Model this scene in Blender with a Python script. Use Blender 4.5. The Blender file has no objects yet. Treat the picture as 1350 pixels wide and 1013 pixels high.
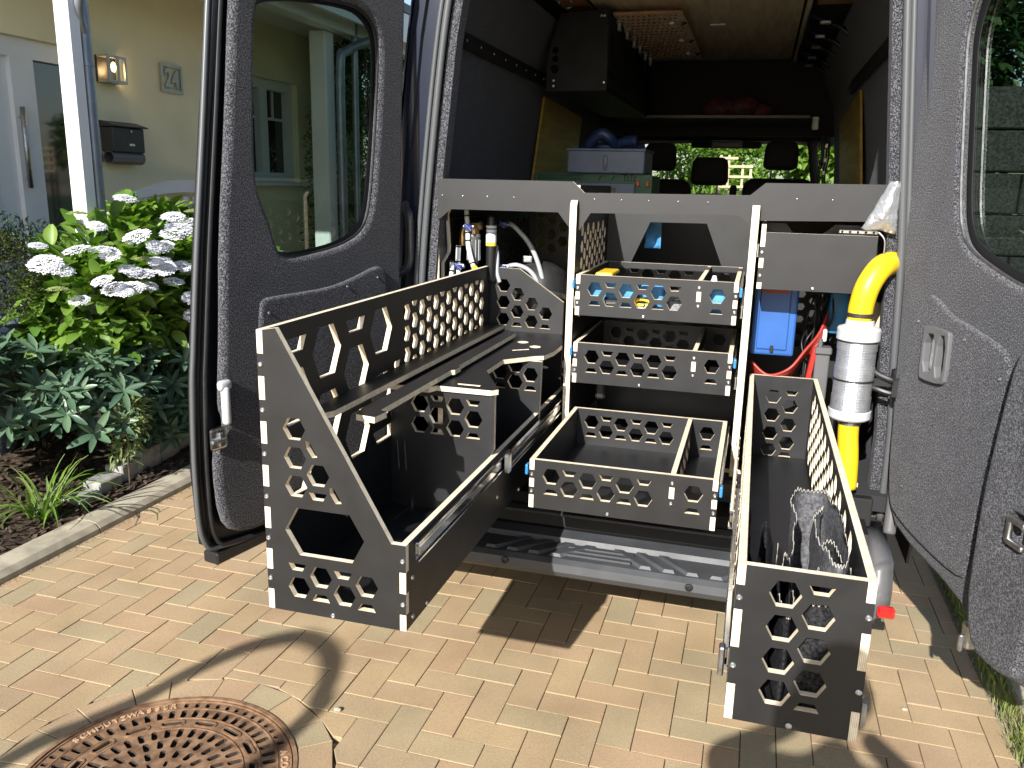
import bpy, bmesh, math, random
import numpy as np
from mathutils import Vector, Matrix, noise
random.seed(7); rng = np.random.default_rng(7)
S = bpy.context.scene
C = S.collection
PI = math.pi
# ---------------------------------------------------------------- camera, sky, sun, exposure
CAMR = Matrix(((0.95973974, -0.0869416, 0.26709697), (0.27994891, 0.21825804, -0.93487541), (0.0229835, 0.97201059, 0.23381012)))
cd = bpy.data.cameras.new('camera'); cam = bpy.data.objects.new('camera', cd); C.objects.link(cam)
cam.matrix_world = Matrix.Translation((0, 0, 1.6)) @ CAMR.to_4x4()
cd.sensor_width = 36; cd.lens = 36*1098.68/1350; cd.clip_start = .03; cd.clip_end = 500
S.camera = cam
w = bpy.data.worlds.new('World'); S.world = w; w.use_nodes = True
nt = w.node_tree; bg = nt.nodes['Background']; sk = nt.nodes.new('ShaderNodeTexSky'); sk.sky_type = 'NISHITA'
sk.sun_disc = False; sk.sun_elevation = math.radians(30.2); sk.sun_rotation = math.radians(188.4)
sk.air_density = 1.0; sk.dust_density = 1.2; sk.ozone_density = 1.0
nt.links.new(sk.outputs[0], bg.inputs[0]); bg.inputs[1].default_value = .095
sd = bpy.data.lights.new('sun', 'SUN'); sd.energy = 5.0; sd.angle = math.radians(.53); sd.color = (1, .97, .925)
sun = bpy.data.objects.new('sun', sd); C.objects.link(sun)
SUNV = Vector((-.252, -1.703, 1)).normalized()
sun.rotation_euler = SUNV.to_track_quat('Z', 'Y').to_euler(); sun.location = (-3, -12, 9)
S.view_settings.view_transform = 'Standard'; S.view_settings.look = 'None'; S.view_settings.gamma = 1
S.view_settings.use_curve_mapping = False; S.view_settings.exposure = .88
S.render.engine = 'CYCLES'
# ---------------------------------------------------------------- materials
M = {}
def mat(name, col, rough=.6, metal=0, spec=.5, var=0, vscale=8, bump=0, bscale=200, col2=None, coords='Object', trans=0, coat=0, emit=None, estr=0, detail=6, sheen=0, rvar=0):
    m = bpy.data.materials.new(name); m.use_nodes = True; n = m.node_tree; L = n.links
    b = n.nodes['Principled BSDF']
    b.inputs['Base Color'].default_value = (*col, 1); b.inputs['Roughness'].default_value = rough
    b.inputs['Metallic'].default_value = metal; b.inputs['Specular IOR Level'].default_value = spec
    b.inputs['Coat Weight'].default_value = coat; b.inputs['Sheen Weight'].default_value = sheen
    tc = n.nodes.new('ShaderNodeTexCoord')
    if emit:
        b.inputs['Emission Color'].default_value = (*emit, 1); b.inputs['Emission Strength'].default_value = estr
    if var or col2:
        nz = n.nodes.new('ShaderNodeTexNoise'); nz.inputs['Scale'].default_value = vscale; nz.inputs['Detail'].default_value = detail
        L.new(tc.outputs[coords], nz.inputs['Vector'])
        r = n.nodes.new('ShaderNodeValToRGB'); r.color_ramp.elements[0].position = .35; r.color_ramp.elements[1].position = .65
        c2 = col2 or tuple(min(1, c*(1+var)) for c in col); c1 = col if col2 else tuple(c*(1-var) for c in col)
        r.color_ramp.elements[0].color = (*c1, 1); r.color_ramp.elements[1].color = (*c2, 1)
        L.new(nz.outputs['Fac'], r.inputs[0]); L.new(r.outputs[0], b.inputs['Base Color'])
        if rvar:
            mr = n.nodes.new('ShaderNodeMapRange'); mr.inputs['To Min'].default_value = rough-rvar; mr.inputs['To Max'].default_value = rough+rvar
            mr.inputs['From Min'].default_value = .3; mr.inputs['From Max'].default_value = .7
            L.new(nz.outputs['Fac'], mr.inputs[0]); L.new(mr.outputs[0], b.inputs['Roughness'])
    if bump:
        nb = n.nodes.new('ShaderNodeTexNoise'); nb.inputs['Scale'].default_value = bscale; nb.inputs['Detail'].default_value = 4
        L.new(tc.outputs[coords], nb.inputs['Vector'])
        bp = n.nodes.new('ShaderNodeBump'); bp.inputs['Strength'].default_value = min(1, bump); bp.inputs['Distance'].default_value = .3/bscale*max(1, bump)
        L.new(nb.outputs['Fac'], bp.inputs['Height']); L.new(bp.outputs[0], b.inputs['Normal'])
    M[name] = m; return m
# black film-faced plywood: slightly satin dark brown film with handling smudges
mat('film', (.0075, .0077, .0088), .49, var=.15, vscale=14, bump=.08, bscale=900, rvar=.03, spec=.62)
mat('film_matt', (.010, .010, .012), .65, spec=.3, var=.3, vscale=9)
def ply():
    m = bpy.data.materials.new('ply_edge'); m.use_nodes = True; n = m.node_tree; L = n.links; b = n.nodes['Principled BSDF']
    tc = n.nodes.new('ShaderNodeTexCoord'); sx = n.nodes.new('ShaderNodeSeparateXYZ'); L.new(tc.outputs['Object'], sx.inputs[0])
    mu = n.nodes.new('ShaderNodeMath'); mu.operation = 'MULTIPLY'; mu.inputs[1].default_value = 2*PI/.0030; L.new(sx.outputs['Z'], mu.inputs[0])
    si = n.nodes.new('ShaderNodeMath'); si.operation = 'SINE'; L.new(mu.outputs[0], si.inputs[0])
    nz = n.nodes.new('ShaderNodeTexNoise'); nz.inputs['Scale'].default_value = 60; L.new(tc.outputs['Object'], nz.inputs[0])
    ad = n.nodes.new('ShaderNodeMath'); ad.operation = 'MULTIPLY_ADD'; ad.inputs[1].default_value = .28; L.new(si.outputs[0], ad.inputs[0]); L.new(nz.outputs['Fac'], ad.inputs[2])
    r = n.nodes.new('ShaderNodeValToRGB'); r.color_ramp.elements[0].position = .2; r.color_ramp.elements[1].position = .7
    r.color_ramp.elements[0].color = (.56, .44, .28, 1); r.color_ramp.elements[1].color = (.86, .77, .60, 1)
    L.new(ad.outputs[0], r.inputs[0]); L.new(r.outputs[0], b.inputs['Base Color']); b.inputs['Roughness'].default_value = .75
    M['ply_edge'] = m
ply()
def carpet(name, c1, c2):
    m = bpy.data.materials.new(name); m.use_nodes = True; n = m.node_tree; L = n.links; b = n.nodes['Principled BSDF']
    tc = n.nodes.new('ShaderNodeTexCoord')
    nz = n.nodes.new('ShaderNodeTexNoise'); nz.inputs['Scale'].default_value = 240; nz.inputs['Detail'].default_value = 4; nz.inputs['Roughness'].default_value = .75; L.new(tc.outputs['Object'], nz.inputs[0])
    n2 = n.nodes.new('ShaderNodeTexNoise'); n2.inputs['Scale'].default_value = 9; n2.inputs['Detail'].default_value = 3; L.new(tc.outputs['Object'], n2.inputs[0])
    r = n.nodes.new('ShaderNodeValToRGB'); e = r.color_ramp.elements; e[0].position = .46; e[1].position = .66; e[0].color = (*c1, 1); e[1].color = (*c2, 1)
    L.new(nz.outputs['Fac'], r.inputs[0])
    mx = n.nodes.new('ShaderNodeMixRGB'); mx.blend_type = 'MULTIPLY'; mx.inputs[0].default_value = .5
    r2 = n.nodes.new('ShaderNodeValToRGB'); r2.color_ramp.elements[0].position = .3; r2.color_ramp.elements[1].position = .7; r2.color_ramp.elements[0].color = (.55, .55, .58, 1)
    L.new(n2.outputs['Fac'], r2.inputs[0]); L.new(r.outputs[0], mx.inputs[1]); L.new(r2.outputs[0], mx.inputs[2]); L.new(mx.outputs[0], b.inputs['Base Color'])
    bp = n.nodes.new('ShaderNodeBump'); bp.inputs['Strength'].default_value = 1; bp.inputs['Distance'].default_value = .004; L.new(nz.outputs['Fac'], bp.inputs['Height']); L.new(bp.outputs[0], b.inputs['Normal'])
    b.inputs['Roughness'].default_value = 1; b.inputs['Specular IOR Level'].default_value = .15; b.inputs['Sheen Weight'].default_value = .15; b.inputs['Sheen Roughness'].default_value = .6
    M[name] = m
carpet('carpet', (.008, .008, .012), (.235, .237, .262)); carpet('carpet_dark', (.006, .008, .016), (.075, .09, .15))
mat('paint_dark', (.010, .014, .030), .28, coat=.25, var=.1); mat('paint_edge', (.008, .009, .012), .42)
mat('rubber', (.018, .018, .019), .5, var=.2, vscale=30); mat('rubber_grey', (.085, .09, .095), .35, spec=.6)
mat('plastic_black', (.014, .014, .015), .42, bump=.3, bscale=500); mat('plastic_grey', (.11, .11, .115), .42)
mat('step_grey', (.05, .053, .058), .52, var=.15, vscale=8, bump=.6, bscale=350, rvar=.08)
mat('steel', (.62, .63, .64), .28, 1, var=.12, vscale=40); mat('steel_dull', (.45, .45, .45), .42, 1, var=.2, vscale=60)
mat('chrome', (.75, .76, .78), .12, 1); mat('brass', (.42, .30, .14), .35, 1, var=.3, vscale=50)
mat('white_hose', (.62, .64, .66), .35); mat('grey_hose', (.34, .36, .38), .4); mat('yellow', (.80, .52, .015), .38, var=.06, bump=.1, bscale=60)
mat('duct', (.50, .51, .53), .36, .75, var=.12, vscale=30); mat('duct_cap', (.50, .51, .52), .5)
mat('blue_box', (.025, .10, .33), .38, var=.1); mat('valve_blue', (.02, .03, .17), .4)
mat('blue_clip', (.025, .20, .48), .4); mat('blue_bright', (.06, .25, .50), .55, var=.25, vscale=15)
mat('blue_dark', (.02, .04, .12), .4); mat('red', (.45, .02, .015), .4); mat('red_lens', (.5, .012, .01), .15, coat=.8)
mat('cable_red', (.30, .03, .02), .45); mat('cable_black', (.012, .012, .012), .4); mat('white', (.72, .73, .74), .45, var=.04)
mat('white_paint', (.74, .75, .77), .4, var=.04, vscale=3, bump=.05); mat('yellow_label', (.65, .55, .05), .4); mat('green', (.05, .13, .06), .5, var=.2)
mat('foil', (.86, .87, .9), .30, .65, bump=1, bscale=60); mat('orange', (.6, .13, .02), .5); mat('wood_red', (.42, .19, .085), .5, var=.3, vscale=6)
mat('textile', (.018, .018, .02), .95, col2=(.075, .075, .08), vscale=140, bump=.8, bscale=420, spec=.1); mat('textile_light', (.12, .12, .13), .95, col2=(.30, .30, .315), vscale=130, bump=.8, bscale=400, spec=.1)
mat('thread', (.50, .47, .40), .9); mat('seat_black', (.008, .008, .009), .85, bump=.3, bscale=300); mat('headliner', (.020, .020, .022), .95)
mat('crate_blue', (.14, .18, .28), .5, var=.12, vscale=10); mat('crate_green', (.03, .12, .07), .5); mat('beige_trim', (.35, .33, .27), .7)
mat('render', (.80, .74, .50), .92, var=.05, vscale=2.5, bump=.5, bscale=240); mat('plinth', (.36, .36, .33), .9, var=.1, bump=.5, bscale=150)
mat('zinc', (.30, .33, .38), .42, .7, var=.15, vscale=8); mat('dark_steel', (.05, .048, .045), .42, .4, var=.1); mat('stainless', (.40, .39, .36), .4, .8, var=.08)
mat('sand_joint', (.34, .28, .18), .95, var=.3, vscale=60, bump=.8, bscale=300); mat('soil', (.030, .020, .014), 1, col2=(.10, .075, .055), vscale=38, bump=1.5, bscale=60, spec=.1)
mat('kerb', (.36, .315, .235), .88, var=.22, vscale=12, bump=.8, bscale=260, detail=10); mat('block_grey', (.27, .265, .25), .9, var=.3, vscale=18, bump=.8, bscale=220, detail=10)
mat('rust_light', (.42, .27, .16), .6)
mat('rust', (.15, .08, .042), .62, .25, col2=(.33, .20, .115), vscale=28, bump=.6, bscale=220, detail=10); mat('rust_dark', (.045, .03, .02), .8, var=.3, vscale=30)
mat('riser_black', (.006, .006, .007), .6, spec=.3); mat('black_void', (.004, .004, .004), .9); mat('bark', (.07, .05, .035), .9, var=.3, vscale=30, bump=1, bscale=60); mat('rock', (.008, .009, .009), .9, col2=(.045, .05, .047), vscale=45, bump=1.5, bscale=70)
mat('trellis_wood', (.50, .42, .27), .8, var=.2, vscale=10); mat('skin', (.45, .26, .18), .55); mat('shirt', (.08, .10, .14), .9); mat('trousers', (.05, .055, .07), .9)
mat('mulch', (.07, .045, .03), .95, var=.4, vscale=30); mat('bag_dark', (.03, .02, .025), .7, col2=(.12, .02, .03), vscale=14, bump=1, bscale=30)
mat('pot_blue', (.05, .065, .095), .6, var=.5, vscale=60)
def wood(name, c1, c2, sc=(1, 1, 1)):
    m = bpy.data.materials.new(name); m.use_nodes = True; n = m.node_tree; L = n.links; b = n.nodes['Principled BSDF']
    tc = n.nodes.new('ShaderNodeTexCoord'); mp = n.nodes.new('ShaderNodeMapping'); mp.inputs['Scale'].default_value = sc; L.new(tc.outputs['Object'], mp.inputs[0])
    nz = n.nodes.new('ShaderNodeTexNoise'); nz.inputs['Scale'].default_value = 3; nz.inputs['Detail'].default_value = 8; nz.inputs['Distortion'].default_value = 1.2; L.new(mp.outputs[0], nz.inputs[0])
    r = n.nodes.new('ShaderNodeValToRGB'); r.color_ramp.elements[0].position = .35; r.color_ramp.elements[1].position = .65
    r.color_ramp.elements[0].color = (*c1, 1); r.color_ramp.elements[1].color = (*c2, 1); L.new(nz.outputs[0], r.inputs[0]); L.new(r.outputs[0], b.inputs['Base Color']); b.inputs['Roughness'].default_value = .5
    M[name] = m
wood('ceil_wood', (.58, .44, .25), (.78, .64, .40), (8, .8, 1)); wood('amber_wood', (.24, .14, .02), (.38, .25, .04), (1, .5, 6)); wood('perf_wood', (.6, .48, .29), (.78, .66, .44), (6, 1, 1))
def glass(name, tint, refl=1.45, gr=.0):
    m = bpy.data.materials.new(name); m.use_nodes = True; n = m.node_tree; L = n.links; n.nodes.remove(n.nodes['Principled BSDF'])
    t = n.nodes.new('ShaderNodeBsdfTransparent'); t.inputs[0].default_value = (*tint, 1); g = n.nodes.new('ShaderNodeBsdfGlossy'); g.inputs['Roughness'].default_value = gr
    f = n.nodes.new('ShaderNodeFresnel'); gg = n.nodes.new('ShaderNodeNewGeometry'); ma = n.nodes.new('ShaderNodeMath'); ma.operation = 'MULTIPLY_ADD'; ma.inputs[1].default_value = 1/refl-refl; ma.inputs[2].default_value = refl; L.new(gg.outputs['Backfacing'], ma.inputs[0]); L.new(ma.outputs[0], f.inputs[0]); mx = n.nodes.new('ShaderNodeMixShader')
    L.new(f.outputs[0], mx.inputs[0]); L.new(t.outputs[0], mx.inputs[1]); L.new(g.outputs[0], mx.inputs[2]); L.new(mx.outputs[0], n.nodes['Material Output'].inputs[0]); M[name] = m
glass('glass_tint', (.57, .65, .60), 1.45); glass('glass_tint_dark', (.52, .58, .54), 1.45); glass('glass_clear', (.86, .92, .88), 1.35); glass('glass_lamp', (.9, .9, .88), 1.3)
mat('glass_house', (.012, .014, .016), .04, spec=.9)
mat('bulb', (1, .8, .5), .4, emit=(1, .62, .25), estr=7)
def leafmat(name, c1, c2, under=None, rough=.42, tr=.25, spec=.4):
    m = bpy.data.materials.new(name); m.use_nodes = True; n = m.node_tree; L = n.links; b = n.nodes['Principled BSDF']
    g = n.nodes.new('ShaderNodeNewGeometry'); oi = n.nodes.new('ShaderNodeObjectInfo'); ad = n.nodes.new('ShaderNodeMath'); ad.operation = 'ADD'
    L.new(g.outputs['Random Per Island'], ad.inputs[0]); L.new(oi.outputs['Random'], ad.inputs[1]); fr = n.nodes.new('ShaderNodeMath'); fr.operation = 'FRACT'; L.new(ad.outputs[0], fr.inputs[0])
    r = n.nodes.new('ShaderNodeValToRGB'); r.color_ramp.elements[0].color = (*c1, 1); r.color_ramp.elements[1].color = (*c2, 1); L.new(fr.outputs[0], r.inputs[0])
    L.new(r.outputs[0], b.inputs['Base Color']); b.inputs['Roughness'].default_value = rough; b.inputs['Specular IOR Level'].default_value = spec
    t = n.nodes.new('ShaderNodeBsdfTranslucent'); hs = n.nodes.new('ShaderNodeHueSaturation'); hs.inputs['Value'].default_value = 1.7; hs.inputs['Saturation'].default_value = 1.15
    L.new(r.outputs[0], hs.inputs['Color']); L.new(hs.outputs[0], t.inputs[0]); mx = n.nodes.new('ShaderNodeMixShader'); mx.inputs[0].default_value = tr
    L.new(b.outputs[0], mx.inputs[1]); L.new(t.outputs[0], mx.inputs[2]); L.new(mx.outputs[0], n.nodes['Material Output'].inputs[0]); M[name] = m
leafmat('leaf_hydrangea', (.085, .18, .03), (.20, .31, .055), tr=.32); leafmat('leaf_rhodo', (.05, .10, .06), (.11, .18, .10), rough=.35, tr=.1)
leafmat('leaf_dark', (.015, .04, .015), (.04, .085, .025)); leafmat('leaf_tree', (.04, .10, .02), (.12, .20, .04)); leafmat('leaf_bright', (.10, .20, .03), (.22, .32, .06), tr=.35)
leafmat('leaf_box', (.03, .045, .012), (.08, .09, .03)); leafmat('leaf_weed', (.14, .20, .07), (.26, .32, .14)); leafmat('grass_mat', (.10, .15, .03), (.28, .30, .09), rough=.6)
leafmat('petal', (.60, .60, .66), (.82, .82, .85), tr=.15, rough=.7); leafmat('petal_green', (.40, .48, .20), (.55, .60, .32), tr=.2); leafmat('dead_leaf', (.16, .07, .03), (.30, .14, .06), tr=.1); leafmat('leaf_thuja', (.035, .09, .02), (.10, .19, .03), tr=.2)
def brickmat():
    m = bpy.data.materials.new('paver'); m.use_nodes = True; n = m.node_tree; L = n.links; b = n.nodes['Principled BSDF']
    g = n.nodes.new('ShaderNodeNewGeometry'); oi = n.nodes.new('ShaderNodeObjectInfo'); ad = n.nodes.new('ShaderNodeMath'); ad.operation = 'ADD'
    L.new(g.outputs['Random Per Island'], ad.inputs[0]); L.new(oi.outputs['Random'], ad.inputs[1]); fr = n.nodes.new('ShaderNodeMath'); fr.operation = 'FRACT'; L.new(ad.outputs[0], fr.inputs[0])
    r = n.nodes.new('ShaderNodeValToRGB'); cr = r.color_ramp; cr.elements[0].color = (.42, .325, .21, 1); cr.elements[1].color = (.40, .325, .215, 1); cr.interpolation = 'LINEAR'
    for p, c in ((.25, (.435, .335, .215)), (.42, (.415, .300, .205)), (.58, (.405, .33, .22)), (.74, (.365, .315, .215)), (.88, (.42, .31, .21))):
        e = cr.elements.new(p); e.color = (*c, 1)
    L.new(fr.outputs[0], r.inputs[0])
    pos = g.outputs['Position']
    nz = n.nodes.new('ShaderNodeTexNoise'); nz.inputs['Scale'].default_value = 3.2; nz.inputs['Detail'].default_value = 5; L.new(pos, nz.inputs[0])
    nf = n.nodes.new('ShaderNodeTexNoise'); nf.inputs['Scale'].default_value = 170; nf.inputs['Detail'].default_value = 5; nf.inputs['Roughness'].default_value = .8; L.new(pos, nf.inputs[0])
    vo = n.nodes.new('ShaderNodeTexVoronoi'); vo.inputs['Scale'].default_value = 90; L.new(pos, vo.inputs[0])
    def mul(a, f, lo, hi, p0=.3, p1=.7, c0=(1, 1, 1)):
        rr = n.nodes.new('ShaderNodeValToRGB'); rr.color_ramp.elements[0].position = p0; rr.color_ramp.elements[1].position = p1
        rr.color_ramp.elements[0].color = (lo*c0[0], lo*c0[1], lo*c0[2], 1); rr.color_ramp.elements[1].color = (hi, hi, hi, 1)
        L.new(f, rr.inputs[0]); mm = n.nodes.new('ShaderNodeMixRGB'); mm.blend_type = 'MULTIPLY'; mm.inputs[0].default_value = 1; L.new(a, mm.inputs[1]); L.new(rr.outputs[0], mm.inputs[2]); return mm.outputs[0]
    c = mul(r.outputs[0], nz.outputs['Fac'], .84, 1.12); c = mul(c, nf.outputs['Fac'], .74, 1.2); c = mul(c, vo.outputs['Distance'], .45, 1, .04, .12)
    n3 = n.nodes.new('ShaderNodeTexNoise'); n3.inputs['Scale'].default_value = 260; L.new(pos, n3.inputs[0])
    r3 = n.nodes.new('ShaderNodeValToRGB'); r3.color_ramp.elements[0].position = .70; r3.color_ramp.elements[1].position = .74; r3.color_ramp.elements[0].color = (0, 0, 0, 1); L.new(n3.outputs['Fac'], r3.inputs[0])
    m3 = n.nodes.new('ShaderNodeMixRGB'); L.new(r3.outputs[0], m3.inputs[0]); L.new(c, m3.inputs[1]); m3.inputs[2].default_value = (.55, .50, .42, 1)
    hv = n.nodes.new('ShaderNodeMixRGB'); hv.blend_type = 'MULTIPLY'; hv.inputs[0].default_value = 1; hv.inputs[2].default_value = (.93, .87, .77, 1); L.new(m3.outputs[0], hv.inputs[1]); L.new(hv.outputs[0], b.inputs['Base Color']); b.inputs['Roughness'].default_value = .9; b.inputs['Specular IOR Level'].default_value = .3
    bp = n.nodes.new('ShaderNodeBump'); bp.inputs['Strength'].default_value = .7; bp.inputs['Distance'].default_value = .0016; L.new(nf.outputs['Fac'], bp.inputs['Height']); L.new(bp.outputs[0], b.inputs['Normal'])
    M['paver'] = m
brickmat()
# ---------------------------------------------------------------- helpers
def thing(name, label, cat, loc=(0, 0, 0), group=None):
    o = bpy.data.objects.new(name, None); C.objects.link(o); o.location = loc; o.empty_display_size = .1
    o['label'] = label; o['category'] = cat
    if group: o['group'] = group
    return o
def tag(o, label, cat, group=None):
    o['label'] = label; o['category'] = cat
    if group: o['group'] = group
    return o
def wloc(p):
    v = Vector(p.location)
    while p.parent: p = p.parent; v += Vector(p.location)
    return v
def link(o, parent=None, kind=None, Mx=None):
    C.objects.link(o)
    Mx = Mx or Matrix.Identity(4)
    if parent:
        o.parent = parent
        pw = parent.get('_mw'); base = Matrix([pw[i*4:i*4+4] for i in range(4)]) if pw else Matrix.Translation(wloc(parent))
        o.matrix_basis = base.inverted() @ Mx
    else: o.matrix_basis = Mx
    o['_mw'] = [x for r in Mx for x in r]
    if kind: o['kind'] = kind
    return o
def obj(name, bm, m, parent=None, kind=None, smooth=False, Mx=None, center=True):
    me = bpy.data.meshes.new(name)
    if isinstance(bm, bmesh.types.BMesh): bm.to_mesh(me); bm.free()
    else: me.from_pydata(bm[0], [], bm[1])
    for k in (m if isinstance(m, (list, tuple)) else [m]): me.materials.append(M[k])
    if smooth: me.polygons.foreach_set('use_smooth', [True]*len(me.polygons))
    Mx = Mx or Matrix.Identity(4)
    if center and len(me.vertices):
        co = np.empty(len(me.vertices)*3); me.vertices.foreach_get('co', co); co = co.reshape(-1, 3)
        c = Vector(((co[:, 0].min()+co[:, 0].max())/2, (co[:, 1].min()+co[:, 1].max())/2, (co[:, 2].min()+co[:, 2].max())/2))
        me.transform(Matrix.Translation(-c)); Mx = Mx @ Matrix.Translation(c)
    o = bpy.data.objects.new(name, me); return link(o, parent, kind, Mx)
def B(): return bmesh.new()
def bx(bm, x0, x1, y0, y1, z0, z1, bev=0, Mx=None, seg=1):
    r = bmesh.ops.create_cube(bm, size=1); vs = r['verts']
    T = Matrix.Translation(((x0+x1)/2, (y0+y1)/2, (z0+z1)/2)) @ Matrix.Diagonal((abs(x1-x0), abs(y1-y0), abs(z1-z0), 1))
    bmesh.ops.transform(bm, matrix=T, verts=vs)
    if bev:
        es = list({e for v in vs for e in v.link_edges}); rr = bmesh.ops.bevel(bm, geom=es, offset=bev, segments=seg, affect='EDGES', profile=.5)
        vs = list({v for f in rr['faces'] for v in f.verts} | {v for v in vs if v.is_valid})
    if Mx: bmesh.ops.transform(bm, matrix=Mx, verts=vs)
    return bm
def cyl(bm, a, b, r0, r1=None, n=16, caps=True):
    a = Vector(a); b = Vector(b); d = b-a; r1 = r0 if r1 is None else r1
    T = Matrix.Translation((a+b)/2) @ d.to_track_quat('Z', 'Y').to_matrix().to_4x4()
    bmesh.ops.create_cone(bm, cap_ends=caps, cap_tris=False, segments=n, radius1=r0, radius2=max(r1, 1e-5), depth=d.length, matrix=T); return bm
def lathe(bm, prof, origin, axis=(0, 0, 1), n=24):
    q = Vector(axis).to_track_quat('Z', 'Y').to_matrix().to_4x4(); T = Matrix.Translation(origin) @ q
    rings = [[bm.verts.new(T @ Vector((r*math.cos(2*PI*k/n), r*math.sin(2*PI*k/n), h))) for k in range(n)] for r, h in prof]
    for a, b in zip(rings, rings[1:]):
        for k in range(n): bm.faces.new((a[k], a[(k+1) % n], b[(k+1) % n], b[k]))
    return bm
def smooth_path(pts, n=8):
    P = [Vector(p) for p in pts]; o = []
    for i in range(len(P)-1):
        p0 = P[max(i-1, 0)]; p1 = P[i]; p2 = P[i+1]; p3 = P[min(i+2, len(P)-1)]
        for k in range(n):
            t = k/n; o.append(.5*((2*p1)+(-p0+p2)*t+(2*p0-5*p1+4*p2-p3)*t*t+(-p0+3*p1-3*p2+p3)*t**3))
    o.append(P[-1]); return o
def tube(bm, pts, r, n=10, sm=8, rf=None, closed_caps=True):
    P = smooth_path(pts, sm) if sm else [Vector(p) for p in pts]
    up = Vector((0.13, .21, .97)); rings = []
    for i, p in enumerate(P):
        d = (P[min(i+1, len(P)-1)]-P[max(i-1, 0)]).normalized(); u = d.cross(up)
        if u.length < 1e-3: u = d.cross(Vector((1, 0, 0)))
        u.normalize(); v = d.cross(u); up = -v if (-v).dot(up) > 0 else v
        rr = rf(i/(len(P)-1)) if rf else r
        u2 = up.cross(d).normalized(); v2 = up.normalized()
        rings.append([bm.verts.new(p+(u2*math.cos(2*PI*k/n)+v2*math.sin(2*PI*k/n))*rr) for k in range(n)])
    for a, b in zip(rings, rings[1:]):
        for k in range(n): bm.faces.new((a[k], a[(k+1) % n], b[(k+1) % n], b[k]))
    if closed_caps: bm.faces.new(rings[0][::-1]); bm.faces.new(rings[-1])
    return bm
def chaikin(p, n=2):
    for _ in range(n):
        q = []
        for i in range(len(p)):
            a = p[i]; b = p[(i+1) % len(p)]
            q += [(a[0]*.75+b[0]*.25, a[1]*.75+b[1]*.25), (a[0]*.25+b[0]*.75, a[1]*.25+b[1]*.75)]
        p = q
    return p
# frames: local XY is the sheet, local Z its thickness
def FY(y): return Matrix(((1, 0, 0, 0), (0, 0, -1, y), (0, 1, 0, 0), (0, 0, 0, 1)))      # sheet facing -Y, thickness towards -Y from y
def FX(x): return Matrix(((0, 0, 1, x), (1, 0, 0, 0), (0, 1, 0, 0), (0, 0, 0, 1)))       # local X = world Y, local Y = world Z
def FZ(z): return Matrix.Translation((0, 0, z))
def plate(name, outer, holes, t, m, parent=None, Mx=None, kind=None, bev=0, res=2, z0=0, smooth=False):
    cu = bpy.data.curves.new('c', 'CURVE'); cu.dimensions = '2D'; cu.fill_mode = 'BOTH'; cu.extrude = max(t/2-bev, 1e-4)
    if bev: cu.bevel_depth = bev; cu.bevel_resolution = res; cu.offset = -bev
    for poly in [outer]+list(holes):
        s = cu.splines.new('POLY'); s.points.add(len(poly)-1); s.use_cyclic_u = True
        for q, (x, y) in zip(s.points, poly): q.co = (x, y, 0, 1)
    tmp = bpy.data.objects.new('c', cu); C.objects.link(tmp)
    dg = bpy.context.evaluated_depsgraph_get(); me = bpy.data.meshes.new_from_object(tmp.evaluated_get(dg))
    bpy.data.objects.remove(tmp); bpy.data.curves.remove(cu)
    me.name = name; me.transform(Matrix.Translation((0, 0, t/2+z0)))
    ms = m if isinstance(m, (list, tuple)) else [m]
    me.materials.clear()
    for k in ms: me.materials.append(M[k])
    nor = np.empty(len(me.polygons)*3); me.polygons.foreach_get('normal', nor); nz = np.abs(nor.reshape(-1, 3)[:, 2])
    me.polygons.foreach_set('material_index', ((nz < .7) & (len(ms) > 1)).astype(int).tolist())
    me.polygons.foreach_set('use_smooth', [bool(smooth)]*len(me.polygons))
    o = bpy.data.objects.new(name, me); return link(o, parent, kind, Mx)
PLY = ['film', 'ply_edge']
def hexa(cx, cz, r=.0275): return [(cx+r*math.cos(a*PI/3), cz+r*1.02*math.sin(a*PI/3)) for a in range(6)]
def trap(cx, cz, w=.044, h=.017, up=True):
    a, b = (w/2, w/2-h*.55) if up else (w/2-h*.55, w/2)
    return [(cx-b, cz-h/2), (cx+b, cz-h/2), (cx+a, cz+h/2), (cx-a, cz+h/2)]
def edge_up(z0, z1, slots, xo, xi):
    """points going up an edge at xo, stepping in to xi inside the slots"""
    sl = sorted((max(a, z0), min(b, z1)) for a, b in slots); p = [(xi if sl and sl[0][0] <= z0+1e-5 else xo, z0)]
    for a, b in sl:
        if a > z0+1e-5: p += [(xo, a), (xi, a)]
        p += [(xi, b)]
        if b < z1-1e-5: p += [(xo, b)]
    if not (sl and sl[-1][1] >= z1-1e-5): p += [(xo, z1)]
    return p
def notched(x0, x1, z0, z1, t, left, right, top=None, zr=None):
    """front sheet outline with slots for the side sheets' tabs; zr: height of the right edge, top: extra points between"""
    L_ = edge_up(z0, z1, left, x0, x0+t); R_ = edge_up(z0, zr or z1, right, x1, x1-t)
    return L_+(top or [])+R_[::-1]
def tabbed(y0, y1, z0, z1, t, tabs, topfn=None):
    """side sheet outline (y,z): tabs reach the front face at y0, body starts at y0+t"""
    p = [(y0+t, z0)]; z = z0
    for a, b in sorted(tabs):
        a = max(a, z0); b = min(b, z1)
        if a > z0+1e-4: p += [(y0+t, a)]
        p += [(y0, a), (y0, b)]
        if b < z1-1e-4: p += [(y0+t, b)]
        z = b
    if z < z1-1e-4: p += [(y0+t, z1)]
    p += topfn if topfn else [(y1, z1)]
    p += [(y1, z0)]
    out = []
    for q in p:
        if not out or (abs(q[0]-out[-1][0])+abs(q[1]-out[-1][1])) > 1e-5: out.append(q)
    return out
_bolt = {}
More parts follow.
